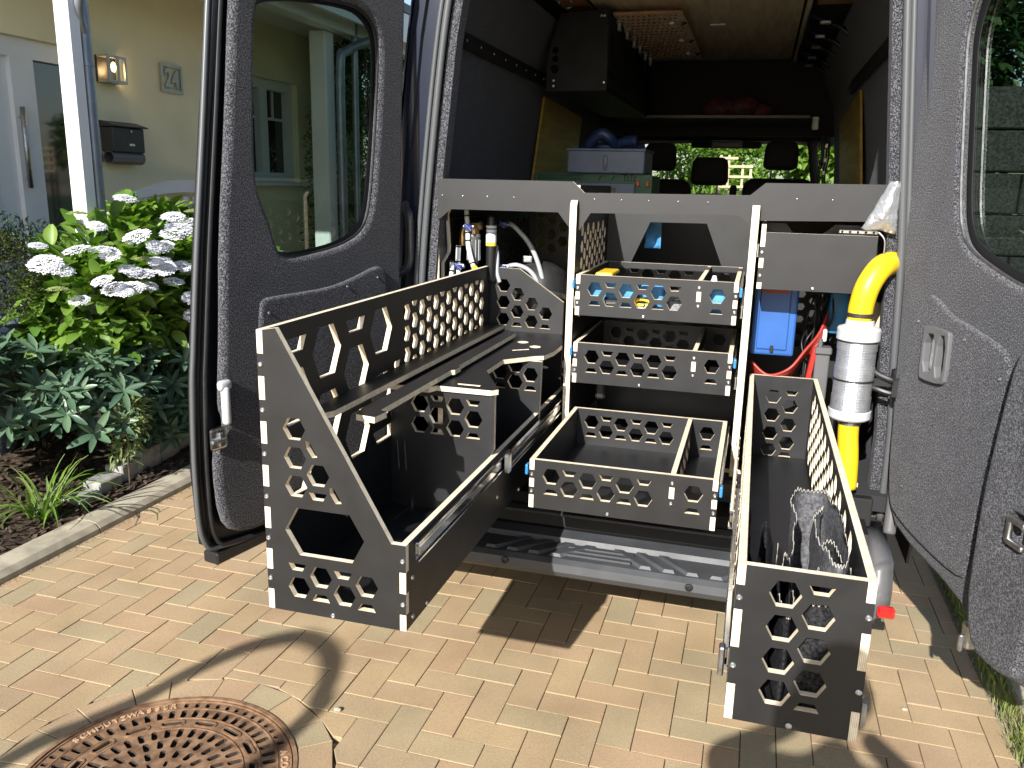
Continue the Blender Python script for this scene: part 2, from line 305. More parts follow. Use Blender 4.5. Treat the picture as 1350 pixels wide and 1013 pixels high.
def bolt(p, axis, parent, r=.0062):
    key = (tuple(axis), r)
    if key not in _bolt:
        bm = B(); lathe(bm, [(r, 0), (r*.95, .0016), (r*.7, .003), (r*.42, .0033), (r*.36, .0012), (.0001, .0012)], (0, 0, 0), axis, 12); me = bpy.data.meshes.new('bolt'); bm.to_mesh(me); bm.free(); me.materials.append(M['steel']); _bolt[key] = me
    return link(bpy.data.objects.new('bolt', _bolt[key]), parent, None, Matrix.Translation(p))
def copy_tree(o, parent=None):
    c = o.copy(); C.objects.link(c); c.parent = parent
    for ch in list(o.children): copy_tree(ch, c)
    return c
# ================================================================ SETTING: ground, paving, kerb, bed
def struct(o): o['kind'] = 'structure'; return o
bm = B(); 
bmesh.ops.create_grid(bm, x_segments=2, y_segments=2, size=80); g = obj('ground', bm, 'sand_joint', kind='structure', Mx=Matrix.Translation((0, 20, -.024)), center=False)
MC = (-1.4425, 1.614); MR = .369
paving = bpy.data.objects.new('paving', None); C.objects.link(paving); paving['kind'] = 'structure'
U = .1025; GAP = .0026
def brick_mesh(poly, h=.02, bev=.0016):
    cx = sum(p[0] for p in poly)/len(poly); cy = sum(p[1] for p in poly)/len(poly); n = len(poly)
    def inset(d):
        o = []
        for i in range(n):
            a = Vector(poly[i-1]); b = Vector(poly[i]); c = Vector(poly[(i+1) % n]); e1 = (b-a).normalized(); e2 = (c-b).normalized()
            n1 = Vector((-e1.y, e1.x)); n2 = Vector((-e2.y, e2.x)); k = (n1+n2); k = k/max(k.dot(k)/2, .3); o.append(b+k*d)
        return o
    a = inset(GAP/2); b = inset(GAP/2+bev)
    v = [(p.x-cx, p.y-cy, -h) for p in a]+[(p.x-cx, p.y-cy, -bev*.8) for p in a]+[(p.x-cx, p.y-cy, 0) for p in b]
    f = [list(range(2*n, 3*n))]
    for k in range(2):
        for i in range(n): f.append([k*n+i, k*n+(i+1) % n, (k+1)*n+(i+1) % n, (k+1)*n+i])
    return v, f, cx, cy
def clip(poly, nx, ny, dd):   # keep nx*x+ny*y >= dd
    o = []
    for i in range(len(poly)):
        a = poly[i]; b = poly[(i+1) % len(poly)]; da = nx*a[0]+ny*a[1]-dd; db = nx*b[0]+ny*b[1]-dd
        if da >= 0: o.append(a)
        if da*db < 0: t = da/(da-db); o.append((a[0]+(b[0]-a[0])*t, a[1]+(b[1]-a[1])*t))
    return o
RC = .475; bricks = []
OX, OY = -.636, 2.545
for i in range(-34, 20):
    for j in range(-22, 55):
        k = (i-j) % 4
        if k == 0: x0, y0, x1, y1 = i, j, i+2, j+1
        elif k == 3: x0, y0, x1, y1 = i, j, i+1, j+2
        else: continue
        P = [(OX+U*x0, OY+U*y0), (OX+U*x1, OY+U*y0), (OX+U*x1, OY+U*y1), (OX+U*x0, OY+U*y1)]
        P = clip(P, 1, 0, -2.772)
        if len(P) > 2: P = clip(P, -1, 0, -.855)
        if len(P) < 3: continue
        cx = sum(p[0] for p in P)/len(P); cy = sum(p[1] for p in P)/len(P); dx, dy = cx-MC[0], cy-MC[1]; dd = math.hypot(dx, dy)
        if dd < .62:
            if dd < .40: continue
            nx, ny = dx/dd, dy/dd; P = clip(P, nx, ny, nx*MC[0]+ny*MC[1]+RC)
            if len(P) < 3: continue
        ar = abs(sum(P[a-1][0]*P[a][1]-P[a][0]*P[a-1][1] for a in range(len(P))))/2
        if ar < .0012: continue
        bricks.append(P)
NW = 21
jit = [random.uniform(-.055, .055) for _ in range(NW+1)]; jit[NW] = jit[0]
for k in range(NW):
    a0 = 2*PI*k/NW+.05+jit[k]; a1 = 2*PI*(k+1)/NW+.05+jit[k+1]
    bricks.append([(MC[0]+r*math.cos(a), MC[1]+r*math.sin(a)) for r, a in ((.377, a0), (RC+.004, a0), (RC+.004, a1), (.377, a1))])
# the pieces that show largest: nearest to where the photograph looks
def invd(P):
    cx = sum(p[0] for p in P)/len(P); cy = sum(p[1] for p in P)/len(P)
    v = CAMR.transposed() @ Vector((cx, cy, -1.6)); u = v.x/-v.z; q = v.y/-v.z
    hid = (-1.05 < cx < -.65 and cy > 2.4) or cy > 3.35 and cx > -1.6 or (.05 < cx < .33 and cy > 2.05)
    if v.z > -.1 or abs(u) > .66 or abs(q) > .50 or hid: return 1e3+cy
    return math.hypot(cx, cy)
bricks.sort(key=invd); _bc = {}
stuff_v = []; stuff_f = []
for n_, P in enumerate(bricks):
    v, f, cx, cy = brick_mesh(P); z = random.uniform(-.0012, .0012); tx = random.uniform(-.006, .006); ty = random.uniform(-.006, .006)
    if n_ < 300:
        key = tuple(round(c, 4) for p in v[:len(P)] for c in p[:2])
        if key not in _bc:
            me = bpy.data.meshes.new('brick'); me.from_pydata(v, [], f); me.materials.append(M['paver']); _bc[key] = me
        o = bpy.data.objects.new('brick', _bc[key]); C.objects.link(o); o.parent = paving; o.location = (cx, cy, z); o.rotation_euler = (tx, ty, random.uniform(-.004, .004))
    else:
        b0 = len(stuff_v); stuff_v += [(a+cx, b+cy, c+z+a*ty) for a, b, c in v]; stuff_f += [[b0+i for i in q] for q in f]
obj('bricks_beyond', (stuff_v, stuff_f), 'paver', paving, 'stuff')
# rounded concrete kerb stones along the bed
kerb = bpy.data.objects.new('kerb', None); C.objects.link(kerb); kerb['kind'] = 'structure'
y = .9
while y < 7.4:
    bm = B(); prof = [(-2.93, -.02), (-2.93, .03), (-2.915, .043), (-2.89, .05), (-2.84, .05), (-2.80, .042), (-2.778, .02), (-2.772, -.02)]
    a = [bm.verts.new((px+.0, y+.003, pz)) for px, pz in prof]; b = [bm.verts.new((px, y+.994, pz)) for px, pz in prof]
    for i in range(len(prof)-1): bm.faces.new((a[i], a[i+1], b[i+1], b[i]))
    bm.faces.new(a[::-1]); bm.faces.new(b); bmesh.ops.recalc_face_normals(bm, faces=bm.faces)
    obj('kerb_stone', bm, 'kerb', kerb, smooth=False); y += 1.0
# soil bed as a rising lumpy sheet
def heightf(x, y): return .035+max(0, -2.95-x)*.22+noise.noise(Vector((x*3, y*3, 0)))*.02+noise.noise(Vector((x*14, y*14, 2)))*.010
N = 90; bm = B(); V = [[None]*(N+1) for _ in range(2*N+1)]
for i in range(2*N+1):
    for j in range(N+1):
        yy = .6+i*9/(2*N); xx = -2.93-j*1.57/N; V[i][j] = bm.verts.new((xx, yy, heightf(xx, yy)))
for i in range(2*N):
    for j in range(N): bm.faces.new((V[i][j], V[i][j+1], V[i+1][j+1], V[i+1][j]))
obj('soil_bed', bm, 'soil', kind='structure', smooth=True)
mv = []; mf = []
for _ in range(2600):
    x = random.uniform(-3.9, -2.93); y = random.uniform(2, 5); z = heightf(x, y)+.006; a = random.uniform(0, PI); l = random.uniform(.008, .03); ww = l*.35
    c, s = math.cos(a), math.sin(a); t = random.uniform(-.01, .012); b0 = len(mv)
    mv += [(x+c*l-s*ww, y+s*l+c*ww, z+t), (x-c*l-s*ww, y-s*l+c*ww, z-t), (x-c*l+s*ww, y-s*l-c*ww, z-t+.004), (x+c*l+s*ww, y+s*l-c*ww, z+t+.004)]; mf.append([b0, b0+1, b0+2, b0+3])
obj('bark_mulch', (mv, mf), 'mulch', kind='stuff')
# stepped grey edging blocks
edging = thing('block_edging', 'stepped row of grey concrete blocks edging the flower bed behind the kerb', 'edging', (-3.0, 3.5, 0))
for k in range(9):
    y = 2.86+k*.165; x = -3.0-.012*k; hgt = min(.20, .045+.03*k)
    bm = B(); bx(bm, x-.11, x, y, y+.155, -.01, hgt, .006); obj('block', bm, 'block_grey', edging, Mx=Matrix.Translation((random.uniform(-.006, .006), 0, 0)) )
# right side: concrete strip and lawn seam
bm = B(); y = .4
strip = bpy.data.objects.new('concrete_edging', None); C.objects.link(strip); strip['kind'] = 'structure'
while y < 7:
    bm = B(); bx(bm, .93, 1.20, y+.003, y+.997, -.03, .028, .008); obj('edging_stone', bm, 'kerb', strip); y += 1
bm = B(); bx(bm, 1.21, 9, .2, 9, -.04, -.004); obj('side_path', bm, 'kerb', kind='structure')
bm = B(); bmesh.ops.create_grid(bm, x_segments=1, y_segments=1, size=1); obj('lawn', bm, 'leaf_tree', kind='structure', Mx=Matrix.Translation((0, 34, -.006)) @ Matrix.Diagonal((40, 24, 1, 1)))
# ================================================================ MANHOLE
mh = thing('manhole_cover', 'round rusty cast iron manhole cover with slots set in the brick paving', 'manhole cover', (MC[0], MC[1], 0))
def circ(r, n=64, a0=0): return [(MC[0]+r*math.cos(a0+2*PI*k/n), MC[1]+r*math.sin(a0+2*PI*k/n)) for k in range(n)]
plate('frame', circ(.374, 96), [circ(.362, 96)], .03, 'rust', mh, FZ(-.026))
bm = B(); cyl(bm, (MC[0], MC[1], -.023), (MC[0], MC[1], -.0205), .362, n=48); obj('underside', bm, 'rust_dark', mh)
def slot(r, a, l, wd, tang=False, rnd=2):
    c, s = math.cos(a), math.sin(a); hx, hy = (wd/2, l/2) if tang else (l/2, wd/2)
    k = min(hx, hy)*.6; q = [(-hx, -hy+k), (-hx+k, -hy), (hx-k, -hy), (hx, -hy+k), (hx, hy-k), (hx-k, hy), (-hx+k, hy), (-hx, hy-k)]
    return [(MC[0]+(r+x)*c-y*s, MC[1]+(r+x)*s+y*c) for x, y in q]
ho = []
for k in range(54):
    a = 2*PI*k/54; ho.append(slot(.297, a, .038, .0165))
for k in range(64):
    a = 2*PI*k/64+.02; dd = math.degrees(a) % 360
    if 118 < dd < 172 or 20 < dd < 42 or 200 < dd < 240: continue
    ho.append(slot(.3385, a, .022, .014))
for k in range(16):
    a = 2*PI*k/16+.1; ho.append(slot(.250, a, .060, .016, True))
for k in range(36): ho.append(slot(.205, 2*PI*k/36, .040, .0165))
for k in range(26): ho.append(slot(.158, 2*PI*k/26, .038, .0165))
for k in range(18): ho.append(slot(.112, 2*PI*k/18, .034, .016))
for k in range(10): ho.append(slot(.07, 2*PI*k/10, .025, .010))
plate('cover', circ(.3595, 96), ho, .014, ['rust', 'rust_dark'], mh, FZ(-.018))
plate('rim', circ(.3585, 96), [circ(.3535, 96)], .004, 'rust', mh, FZ(-.004))
for r0, r1 in ((.322, .319), (.276, .273), (.228, .2255)): plate('ring', circ(r0, 72), [circ(r1, 72)], .0025, 'rust', mh, FZ(-.004))
for k in range(16): plate('boss', slot(.250, 2*PI*k/16+.1, .072, .028, True), [slot(.250, 2*PI*k/16+.1, .061, .017, True)], .003, 'rust', mh, FZ(-.004))
def text_mesh(body, size, depth, mx, m, parent, name='lettering', align='CENTER', bold=0):
    cu = bpy.data.curves.new('t', 'FONT'); cu.body = body; cu.size = size; cu.extrude = depth; cu.align_x = align; cu.align_y = 'CENTER'; cu.offset = bold
    t = bpy.data.objects.new('t', cu); C.objects.link(t); me = bpy.data.meshes.new_from_object(t.evaluated_get(bpy.context.evaluated_depsgraph_get()))
    bpy.data.objects.remove(t); me.materials.clear(); me.materials.append(M[m]); return me
def arc_text(word, r, adeg0, step, size, m, parent):
    ms = []; bm = B()
    for i, ch in enumerate(word):
        a = math.radians(adeg0-step*i); me = text_mesh(ch, size, .0022, None, m, None, bold=.0006)
        me.transform(Matrix.Translation((MC[0]+r*math.cos(a), MC[1]+r*math.sin(a), -.0035)) @ Matrix.Rotation(a-PI/2, 4, 'Z')); bm.from_mesh(me); bpy.data.meshes.remove(me)
    return obj('lettering', bm, m, parent)
arc_text('SCHMUTZWASSER', .338, 168, 4.0, .029, 'rust_light', mh)
arc_text('ACO', .338, 38, 4.6, .029, 'rust_light', mh)
# ================================================================ VAN
van = thing('van', 'dark blue panel van seen from behind with both rear doors open and grey carpet lining', 'van', (-.365, 2.95, 0))
XC = -.365
def loft(rows):
    bm = B(); R_ = [[bm.verts.new(p) for p in r] for r in rows]
    for a, b in zip(R_, R_[1:]):
        for i in range(len(a)-1): bm.faces.new((a[i], a[i+1], b[i+1], b[i]))
    bmesh.ops.recalc_face_normals(bm, faces=bm.faces); return bm
# lining of the side walls: profile leans in towards the roof; openings left for the windows
prof = [(.60, .885), (1.2, .88), (1.75, .86), (2.15, .81), (2.40, .70)]
def wall(name, sgn, y0, y1, z0, z1, m, parent=van, off=0, th=.03, n=7):
    rows = []
    for y in (y0, y1):
        r = []
        for i in range(n+1):
            z = z0+(z1-z0)*i/n
            for (za, xa), (zb, xb) in zip(prof, prof[1:]):
                if za-1e-6 <= z <= zb+1e-6: x = xa+(xb-xa)*(z-za)/(zb-za)
            r.append((XC+sgn*(x-off), y, z))
        rows.append(r)
    bm = loft(rows); bmesh.ops.solidify(bm, geom=bm.faces, thickness=th if sgn > 0 else th)
    return obj(name, bm, m, parent)
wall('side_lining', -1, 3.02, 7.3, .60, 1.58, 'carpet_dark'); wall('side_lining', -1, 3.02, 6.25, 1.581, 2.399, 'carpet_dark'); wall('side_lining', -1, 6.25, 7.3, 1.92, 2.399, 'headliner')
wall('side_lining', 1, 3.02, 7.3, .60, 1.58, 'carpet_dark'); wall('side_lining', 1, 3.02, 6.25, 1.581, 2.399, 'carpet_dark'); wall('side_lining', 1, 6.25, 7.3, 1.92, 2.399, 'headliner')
# body shell outside
def shell(sgn, y0, y1, z0, z1):
    pr = [(.34, .97), (.6, .985), (1.2, .985), (1.8, .95), (2.3, .88), (2.62, .78)]; rows = []
    for y in (y0, y1):
        r = []
        for i in range(9):
            z = z0+(z1-z0)*i/8
            for (za, xa), (zb, xb) in zip(pr, pr[1:]):
                if za-1e-6 <= z <= zb+1e-6: x = xa+(xb-xa)*(z-za)/(zb-za)
            r.append((XC+sgn*x, y, z))
        rows.append(r)
    bm = loft(rows); bmesh.ops.solidify(bm, geom=bm.faces, thickness=.008); obj('body_side', bm, 'paint_dark', van, smooth=False)
for s in (-1, 1): shell(s, 2.97, 7.2, .34, 1.57); shell(s, 2.97, 6.2, 1.571, 2.62); shell(s, 6.2, 7.2, 1.95, 2.62)
bm = B(); bx(bm, XC-.80, XC+.80, 2.96, 7.2, 2.60, 2.66, .02); obj('roof', bm, 'paint_dark', van)
bm = B(); bx(bm, XC-.90, XC+.90, 2.90, 7.3, .545, .60); obj('floor', bm, 'headliner', van)
bm = B(); bx(bm, XC-.86, XC+.86, 3.0, 7.2, 2.47, 2.49); obj('roof_lining', bm, 'headliner', van)
# painted jambs, seals and carpet trims around the rear opening
def ribbon(path, w0, w1, y0, y1, name, m, bev=0):   # path (x,z) list, cross-section x: w0..w1, y: y0..y1
    bm = B(); rows = []
    for x, z in path: rows.append([bm.verts.new(p) for p in ((x+w0, y0, z), (x+w1, y0, z), (x+w1, y1, z), (x+w0, y1, z))])
    for a, b in zip(rows, rows[1:]):
        for i in range(4): bm.faces.new((a[i], a[(i+1) % 4], b[(i+1) % 4], b[i]))
    bm.faces.new(rows[0][::-1]); bm.faces.new(rows[-1]); bmesh.ops.recalc_face_normals(bm, faces=bm.faces)
    return obj(name, bm, m, van)
LJ = [(-1.185, .52), (-1.19, .8), (-1.185, 1.2), (-1.155, 1.6), (-1.10, 2.1), (-1.04, 2.45), (-1.02, 2.6)]
RJ = [(.472, .50), (.470, .8), (.455, 1.0), (.435, 1.35), (.410, 1.63), (.357, 2.17), (.33, 2.45), (.31, 2.6)]
ribbon(LJ, -.012, .022, 2.965, 3.03, 'jamb_trim', 'carpet'); ribbon(RJ, -.022, .010, 2.965, 3.03, 'jamb_trim', 'carpet')
ribbon(LJ, -.155, -.03, 2.955, 3.02, 'pillar', 'paint_dark'); ribbon(RJ, .022, .088, 2.955, 3.02, 'pillar', 'paint_dark')
ribbon(LJ, -.125, -.105, 2.935, 2.96, 'pillar_flange', 'paint_dark'); ribbon(RJ, .075, .088, 2.90, 2.96, 'pillar_flange', 'paint_dark')
for P_, dx in ((LJ, -.022), (RJ, .018)):
    bm = B(); tube(bm, [(x+dx, 2.945, z) for x, z in P_], .0125, 12); obj('door_seal', bm, 'rubber_grey', van, smooth=True)
    bm = B(); tube(bm, [(x+dx*2.0, 2.94, z) for x, z in P_], .0085, 10); obj('door_seal', bm, 'rubber_grey', van, smooth=True)
bm = B(); bx(bm, XC-.86, XC+.86, 2.975, 3.05, 2.37, 2.61); obj('header_beam', bm, 'paint_dark', van)
bm = B(); bx(bm, XC-.76, XC+.76, 2.97, 3.06, 2.36, 2.48); obj('header_trim', bm, 'carpet', van)
# corrugated cable boots between body and doors
for s, pts in ((-1, [(-1.262, 2.93, 1.52), (-1.255, 2.915, 1.50), (-1.238, 2.90, 1.47), (-1.236, 2.90, 1.38), (-1.238, 2.90, 1.31), (-1.25, 2.88, 1.275), (-1.275, 2.85, 1.265)]), (1, [(.493, 2.93, 1.62), (.500, 2.91, 1.55), (.503, 2.90, 1.42), (.500, 2.90, 1.30), (.51, 2.88, 1.20), (.53, 2.87, 1.17)])):
    bm = B(); tube(bm, pts, .017, 12, 10, rf=lambda t: .0150+.0026*math.sin(t*190)); obj('cable_boot', bm, 'rubber', van, smooth=True)
# rear step bumper with ribbed tread
def prism_x(name, sec, x0, x1, m, parent, bevel=0):
    bm = B(); a = [bm.verts.new((x0, y, z)) for y, z in sec]; b = [bm.verts.new((x1, y, z)) for y, z in sec]
    for i in range(len(sec)): bm.faces.new((a[i], a[(i+1) % len(sec)], b[(i+1) % len(sec)], b[i]))
    bm.faces.new(a); bm.faces.new(b[::-1]); bmesh.ops.recalc_face_normals(bm, faces=bm.faces); return obj(name, bm, m, parent)
prism_x('step_bumper', [(2.462, .352), (2.448, .372), (2.452, .398), (2.470, .410), (2.592, .410), (2.600, .426), (2.640, .430), (2.655, .432), (2.655, .33), (2.50, .33)], -1.20, .43, 'step_grey', van)
prism_x('step_riser', [(2.656, .33), (2.656, .432), (2.668, .436), (2.680, .480), (2.695, .484), (2.72, .486), (2.74, .52), (2.90, .53), (2.90, .33)], -1.20, .43, 'riser_black', van)
prism_x('riser_rim', [(2.664, .476), (2.660, .486), (2.700, .490), (2.700, .478)], -1.0, .40, 'step_grey', van)
step = [o for o in van.children if o.name.startswith('step_bumper')][0]
random.seed(3)
for k in range(22):
    x = -1.16+k*.074; g_ = (k//5) % 2; sl = .10 if g_ else -.10
    if k in (9, 10, 11): continue
    v = [(x, 2.480), (x+.040, 2.480), (x+.040+sl, 2.588), (x+sl, 2.588)]
    bm = B(); a = [bm.verts.new((p, q, .4095)) for p, q in v]; b = [bm.verts.new((p+(.006 if i in (0, 3) else -.006), q+(.005 if i < 2 else -.005), .4195)) for i, (p, q) in enumerate(v)]
    for i in range(4): bm.faces.new((a[i], a[(i+1) % 4], b[(i+1) % 4], b[i]))
    bm.faces.new(b); bmesh.ops.recalc_face_normals(bm, faces=bm.faces); obj('tread_rib', bm, 'step_grey', step)
for z_, y_ in ((0, 2.500), (0, 2.530), (0, 2.560)):
    bm = B(); bx(bm, -.52, -.30, y_-.009, y_+.009, .4095, .4185, .003); obj('tread_rib', bm, 'step_grey', step)
for x in (-.86+.15, -.11, ): 
    bm = B(); lathe(bm, [(.013, 0), (.012, .004), (.007, .005), (.006, .001), (.0001, .001)], (x, 2.449, .386), (0, -1, 0), 20); obj('parking_sensor', bm, 'plastic_black', step)
    for xx in (x+.12,): pass
for x in (-.42, .30):
    bm = B(); lathe(bm, [(.009, 0), (.008, .003), (.0001, .003)], (x, 2.54, .410), (0, 0, 1), 16); obj('bolt', bm, 'steel_dull', step)
# tail panel below the load floor
bm = B(); bx(bm, -1.18, .45, 2.86, 2.92, .50, .598, .004); obj('load_sill', bm, 'plastic_black', van)
# bumper ends with reflector and tail lamp
for s in (-1, 1):
    bm = B(); pts = [(2.48, .31), (2.47, .38), (2.50, .44), (2.62, .47), (2.94, .50), (2.94, .29), (2.60, .28)]
    x0, x1 = (.432, .505) if s > 0 else (-1.34, -1.202)
    if s > 0: pts = [(y+.10 if y < 2.6 else y, z) for y, z in pts]
    a = [bm.verts.new((x0, y, z)) for y, z in pts]; b = [bm.verts.new((x1, y+.06 if y < 2.65 else y, z)) for y, z in pts]
    for i in range(len(pts)): bm.faces.new((a[i], a[(i+1) % len(pts)], b[(i+1) % len(pts)], b[i]))
    bm.faces.new(a); bm.faces.new(b[::-1]); bmesh.ops.recalc_face_normals(bm, faces=bm.faces); bmesh.ops.bevel(bm, geom=list(bm.edges), offset=.012, segments=2, affect='EDGES')
    o = obj('bumper_corner', bm, 'plastic_grey', van, smooth=True)
bm = B(); bx(bm, .455, .506, 2.555, 2.578, .325, .362, .006); obj('reflector', bm, 'red_lens', van)
for s, x in ((-1, -1.345), (1, .54)):
    bm = B(); bx(bm, x, x+.045, 2.975, 3.03, .75, 1.45, .015, seg=2); obj('tail_lamp', bm, 'red_lens', van)
# sculpted lower body pillar on the right, below the hinge
bm = B(); tube(bm, [(.520, 2.965, 1.02), (.522, 2.95, .86), (.515, 2.90, .72), (.510, 2.86, .62), (.505, 2.83, .50)], .020, 12); obj('pillar_foot', bm, 'plastic_grey', van, smooth=True)
# underside so the ground below lies in shade
bm = B(); bx(bm, -1.2, .45, 3.0, 7.0, .30, .34); obj('underbody', bm, 'plastic_black', van)
for x in (-1.23, .35):
    for y in (4.0, 6.6):
        bm = B(); lathe(bm, [(.16, 0), (.30, 0), (.345, .03), (.345, .19), (.30, .22), (.16, .20), (.02, .17)], (x, y, .345), (1, 0, 0), 32); obj('wheel', bm, 'rubber', van, smooth=True)
# ---------------------------------------------------------------- rear doors
def door_frame(h, ang):
    t = math.radians(ang); n = Vector((math.cos(t), -math.sin(t), 0)); up = Vector((0, 0, 1)); w_ = n.cross(up)
    return Matrix(((n.x, up.x, w_.x, h[0]), (n.y, up.y, w_.y, h[1]), (n.z, up.z, w_.z, 0), (0, 0, 0, 1)))
def shrink(poly, k):
    cx = sum(p[0] for p in poly)/len(poly); cy = sum(p[1] for p in poly)/len(poly); return [(cx+(x-cx)*(1-k), cy+(y-cy)*(1-k)) for x, y in poly]
# left door ---------------------------------------------------------
FL = door_frame((-1.22, 2.93), 102)
ld = obj('rear_door', B(), 'paint_dark', van, Mx=FL) if False else None
ld_out = [(0.0416, 2.3181), (0.0535, 2.0983), (0.0712, 1.7493), (0.0889, 1.3017), (0.1007, 0.9046), (0.1183, 0.6275), (0.1534, 0.5307), (0.7596, 0.4995), (0.9711, 0.506), (1.0178, 0.5375), (1.0302, 0.7619), (1.0178, 1.0128), (0.9711, 1.4036), (0.9188, 1.7595), (0.8661, 2.0709), (0.8343, 2.2607), (0.7810, 2.32), (0.1183, 2.374)]
win = [(0.7809, 2.0367), (0.7486, 2.1043), (0.3495, 2.1522), (0.2405, 2.1217), (0.2023, 2.054), (0.2116, 1.8959), (0.2313, 1.7182), (0.2636, 1.5017), (0.3095, 1.4285), (0.4175, 1.3879), (0.5738, 1.367), (0.7107, 1.3634), (0.7356, 1.4095), (0.7486, 1.4573), (0.7862, 1.5336), (0.8045, 1.6), (0.798, 1.7707)]
winc = chaikin(win, 2)
ld = plate('rear_door', ld_out, [chaikin([(0.5072+(x-0.5072)*1.13-.04, 1.75+(z-1.75)*1.06) for x, z in win], 2)], .045, 'paint_edge', van, FL, z0=.045, bev=.008)
ld['label'] = 'left rear door with dark grey carpet and latch handle'
lc_out = [(0.0594, 2.2973), (0.0712, 2.0977), (0.0889, 1.7491), (0.1065, 1.3021), (0.1183, 0.9054), (0.1417, 0.6686), (0.1884, 0.5727), (0.6835, 0.5487), (0.8557, 0.5468), (0.956, 0.5681), (0.9979, 0.6272), (1.0083, 0.7775), (0.9979, 0.8517), (0.9634, 0.878), (0.9613, 0.9248), (0.9738, 0.9535), (0.9696, 1.0189), (0.9529, 1.1778), (0.935, 1.4309), (0.8875, 1.7697), (0.8536, 2.0724), (0.8237, 2.2437), (0.7378, 2.2951), (0.1417, 2.3332)]
plate('carpet_panel', chaikin(lc_out, 1), [winc], .036, 'carpet', ld, FL, z0=-.004, bev=.016, res=3, smooth=True)
plate('lower_panel', chaikin([(0.7916, 0.6703), (0.829, 1.0795), (0.8216, 1.2213), (0.8077, 1.2513), (0.7701, 1.2561), (0.6289, 1.2566), (0.5072, 1.2596), (0.3836, 1.2801), (0.2751, 1.3093), (0.229, 1.3044), (0.2058, 1.2695), (0.1942, 0.7113), (0.2923, 0.6189), (0.6835, 0.606)], 2), [], .026, 'carpet', ld, FL, z0=-.016, bev=.010, res=3, smooth=True)
for s_, z_ in ((0.7916, 1.211), (0.4288, 1.2549), (0.2636, 1.2707), (0.3722, 1.034)): bolt(tuple(FL @ Vector((s_, z_, -.0165))), -Vector(FL.col[2][:3]), ld, .0055)
plate('window_pane', chaikin(shrink(win, -.05), 1), [], .004, 'glass_tint', ld, FL, z0=.034)
plate('window_border', chaikin(shrink(win, -.05), 2), [chaikin(shrink(win, .04), 2)], .003, 'plastic_black', ld, FL, z0=.030)
plate('window_seal', [(a, b) for a, b in winc], [chaikin(shrink(win, .018), 2)], .006, 'rubber', ld, FL, z0=.010)
# weather strips running down the latch edge
edge = [(0.8716, 2.2605), (0.9034, 2.0707), (0.9455, 1.7596), (0.9958, 1.4035), (1.0291, 1.1333), (1.0426, 1.0125), (1.0529, 0.7614), (1.0394, 0.5741), (0.9613, 0.5263), (0.6835, 0.5105), (0.2348, 0.566)]
for off, zz, r, mm in ((0.004, .046, .011, 'rubber'), (.020, .030, .0075, 'rubber_grey'), (-.020, .028, .008, 'rubber')):
    bm = B(); tube(bm, [FL @ Vector((a-.012+off, b, zz)) for a, b in edge], r, 8); obj('weather_strip', bm, mm, ld, smooth=True)
bm = B(); bx(bm, 0.5738, 1.0100, 0.4775, 0.5154, .02, .080, .006, Mx=FL); obj('lower_rail', bm, 'plastic_black', ld)
# latch handle and lock plate on the left door
bm = B(); bx(bm, 0.9634, 0.9864, 0.9114, 1.0238, -.028, -.004, .009, Mx=FL, seg=2); bx(bm, 0.9508, 0.9958, 1.0116, 1.0416, -.022, -.002, .009, Mx=FL, seg=2); obj('latch_handle', bm, 'duct_cap', ld, smooth=True)
bm = B(); bx(bm, 0.9738, 1.0291, 0.8425, 0.908, -.012, -.003, .008, Mx=FL, seg=2)
lockp = obj('lock_plate', bm, 'steel', ld, smooth=False)
bm = B(); bx(bm, 0.9874, 1.0394, 0.8665, 0.8787, -.026, -.012, .004, Mx=FL); bx(bm, 0.9926, 1.0083, 0.8518, 0.8939, -.02, -.01, .003, Mx=FL); obj('latch', bm, 'steel_dull', lockp)
# right door --------------------------------------------------------
FR = door_frame((.46, 2.93), 72)
rd_out = [(-.165, 2.36), (-.16, 2.19), (-.068, 1.73), (0, 1.25), (.035, .85), (.10, .56), (.17, .50), (.54, .475), (.62, .43), (.68, .39), (.88, .385), (.97, .42), (.985, .6), (.97, 1.0), (.94, 1.5), (.88, 2.0), (.80, 2.36)]
rw = [(.27, 2.20), (.20, 2.15), (.168, 2.05), (.188, 1.93), (.223, 1.74), (.258, 1.56), (.29, 1.49), (.338, 1.449), (.45, 1.412), (.611, 1.373), (.74, 1.37), (.80, 1.42), (.82, 1.5), (.80, 1.8), (.77, 2.05), (.72, 2.17), (.60, 2.22)]
rdo = plate('rear_door', rd_out, [chaikin([(.50+(x-.50)*1.16-.075, 1.78+(z-1.78)*1.05) for x, z in rw], 2)], .045, 'paint_edge', van, FR, z0=-.090, bev=.008)
rdo['label'] = 'right rear door with light grey speckled carpet and pull handle'
rc_out = [(-.12, 2.33), (-.125, 2.19), (-.045, 1.73), (.018, 1.25), (.052, .85), (.11, .60), (.18, .535), (.54, .50), (.63, .45), (.69, .405), (.86, .41), (.93, .45), (.945, .6), (.93, 1.0), (.90, 1.5), (.84, 2.0), (.78, 2.33)]
plate('carpet_panel', chaikin(rc_out, 1), [chaikin(rw, 2), [(.232, 1.20), (.232, 1.065), (.352, 1.075), (.352, 1.205)]], .036, 'carpet', rdo, FR, z0=-.032, bev=.016, res=3, smooth=True)
plate('window_pane', chaikin(shrink(rw, -.05), 1), [], .004, 'glass_tint_dark', rdo, FR, z0=-.040)
plate('window_border', chaikin(shrink(rw, -.05), 2), [chaikin(shrink(rw, .05), 2)], .003, 'plastic_black', rdo, FR, z0=-.035)
plate('window_seal', chaikin(rw, 2), [chaikin(shrink(rw, .014), 2)], .006, 'steel_dull', rdo, FR, z0=-.010)
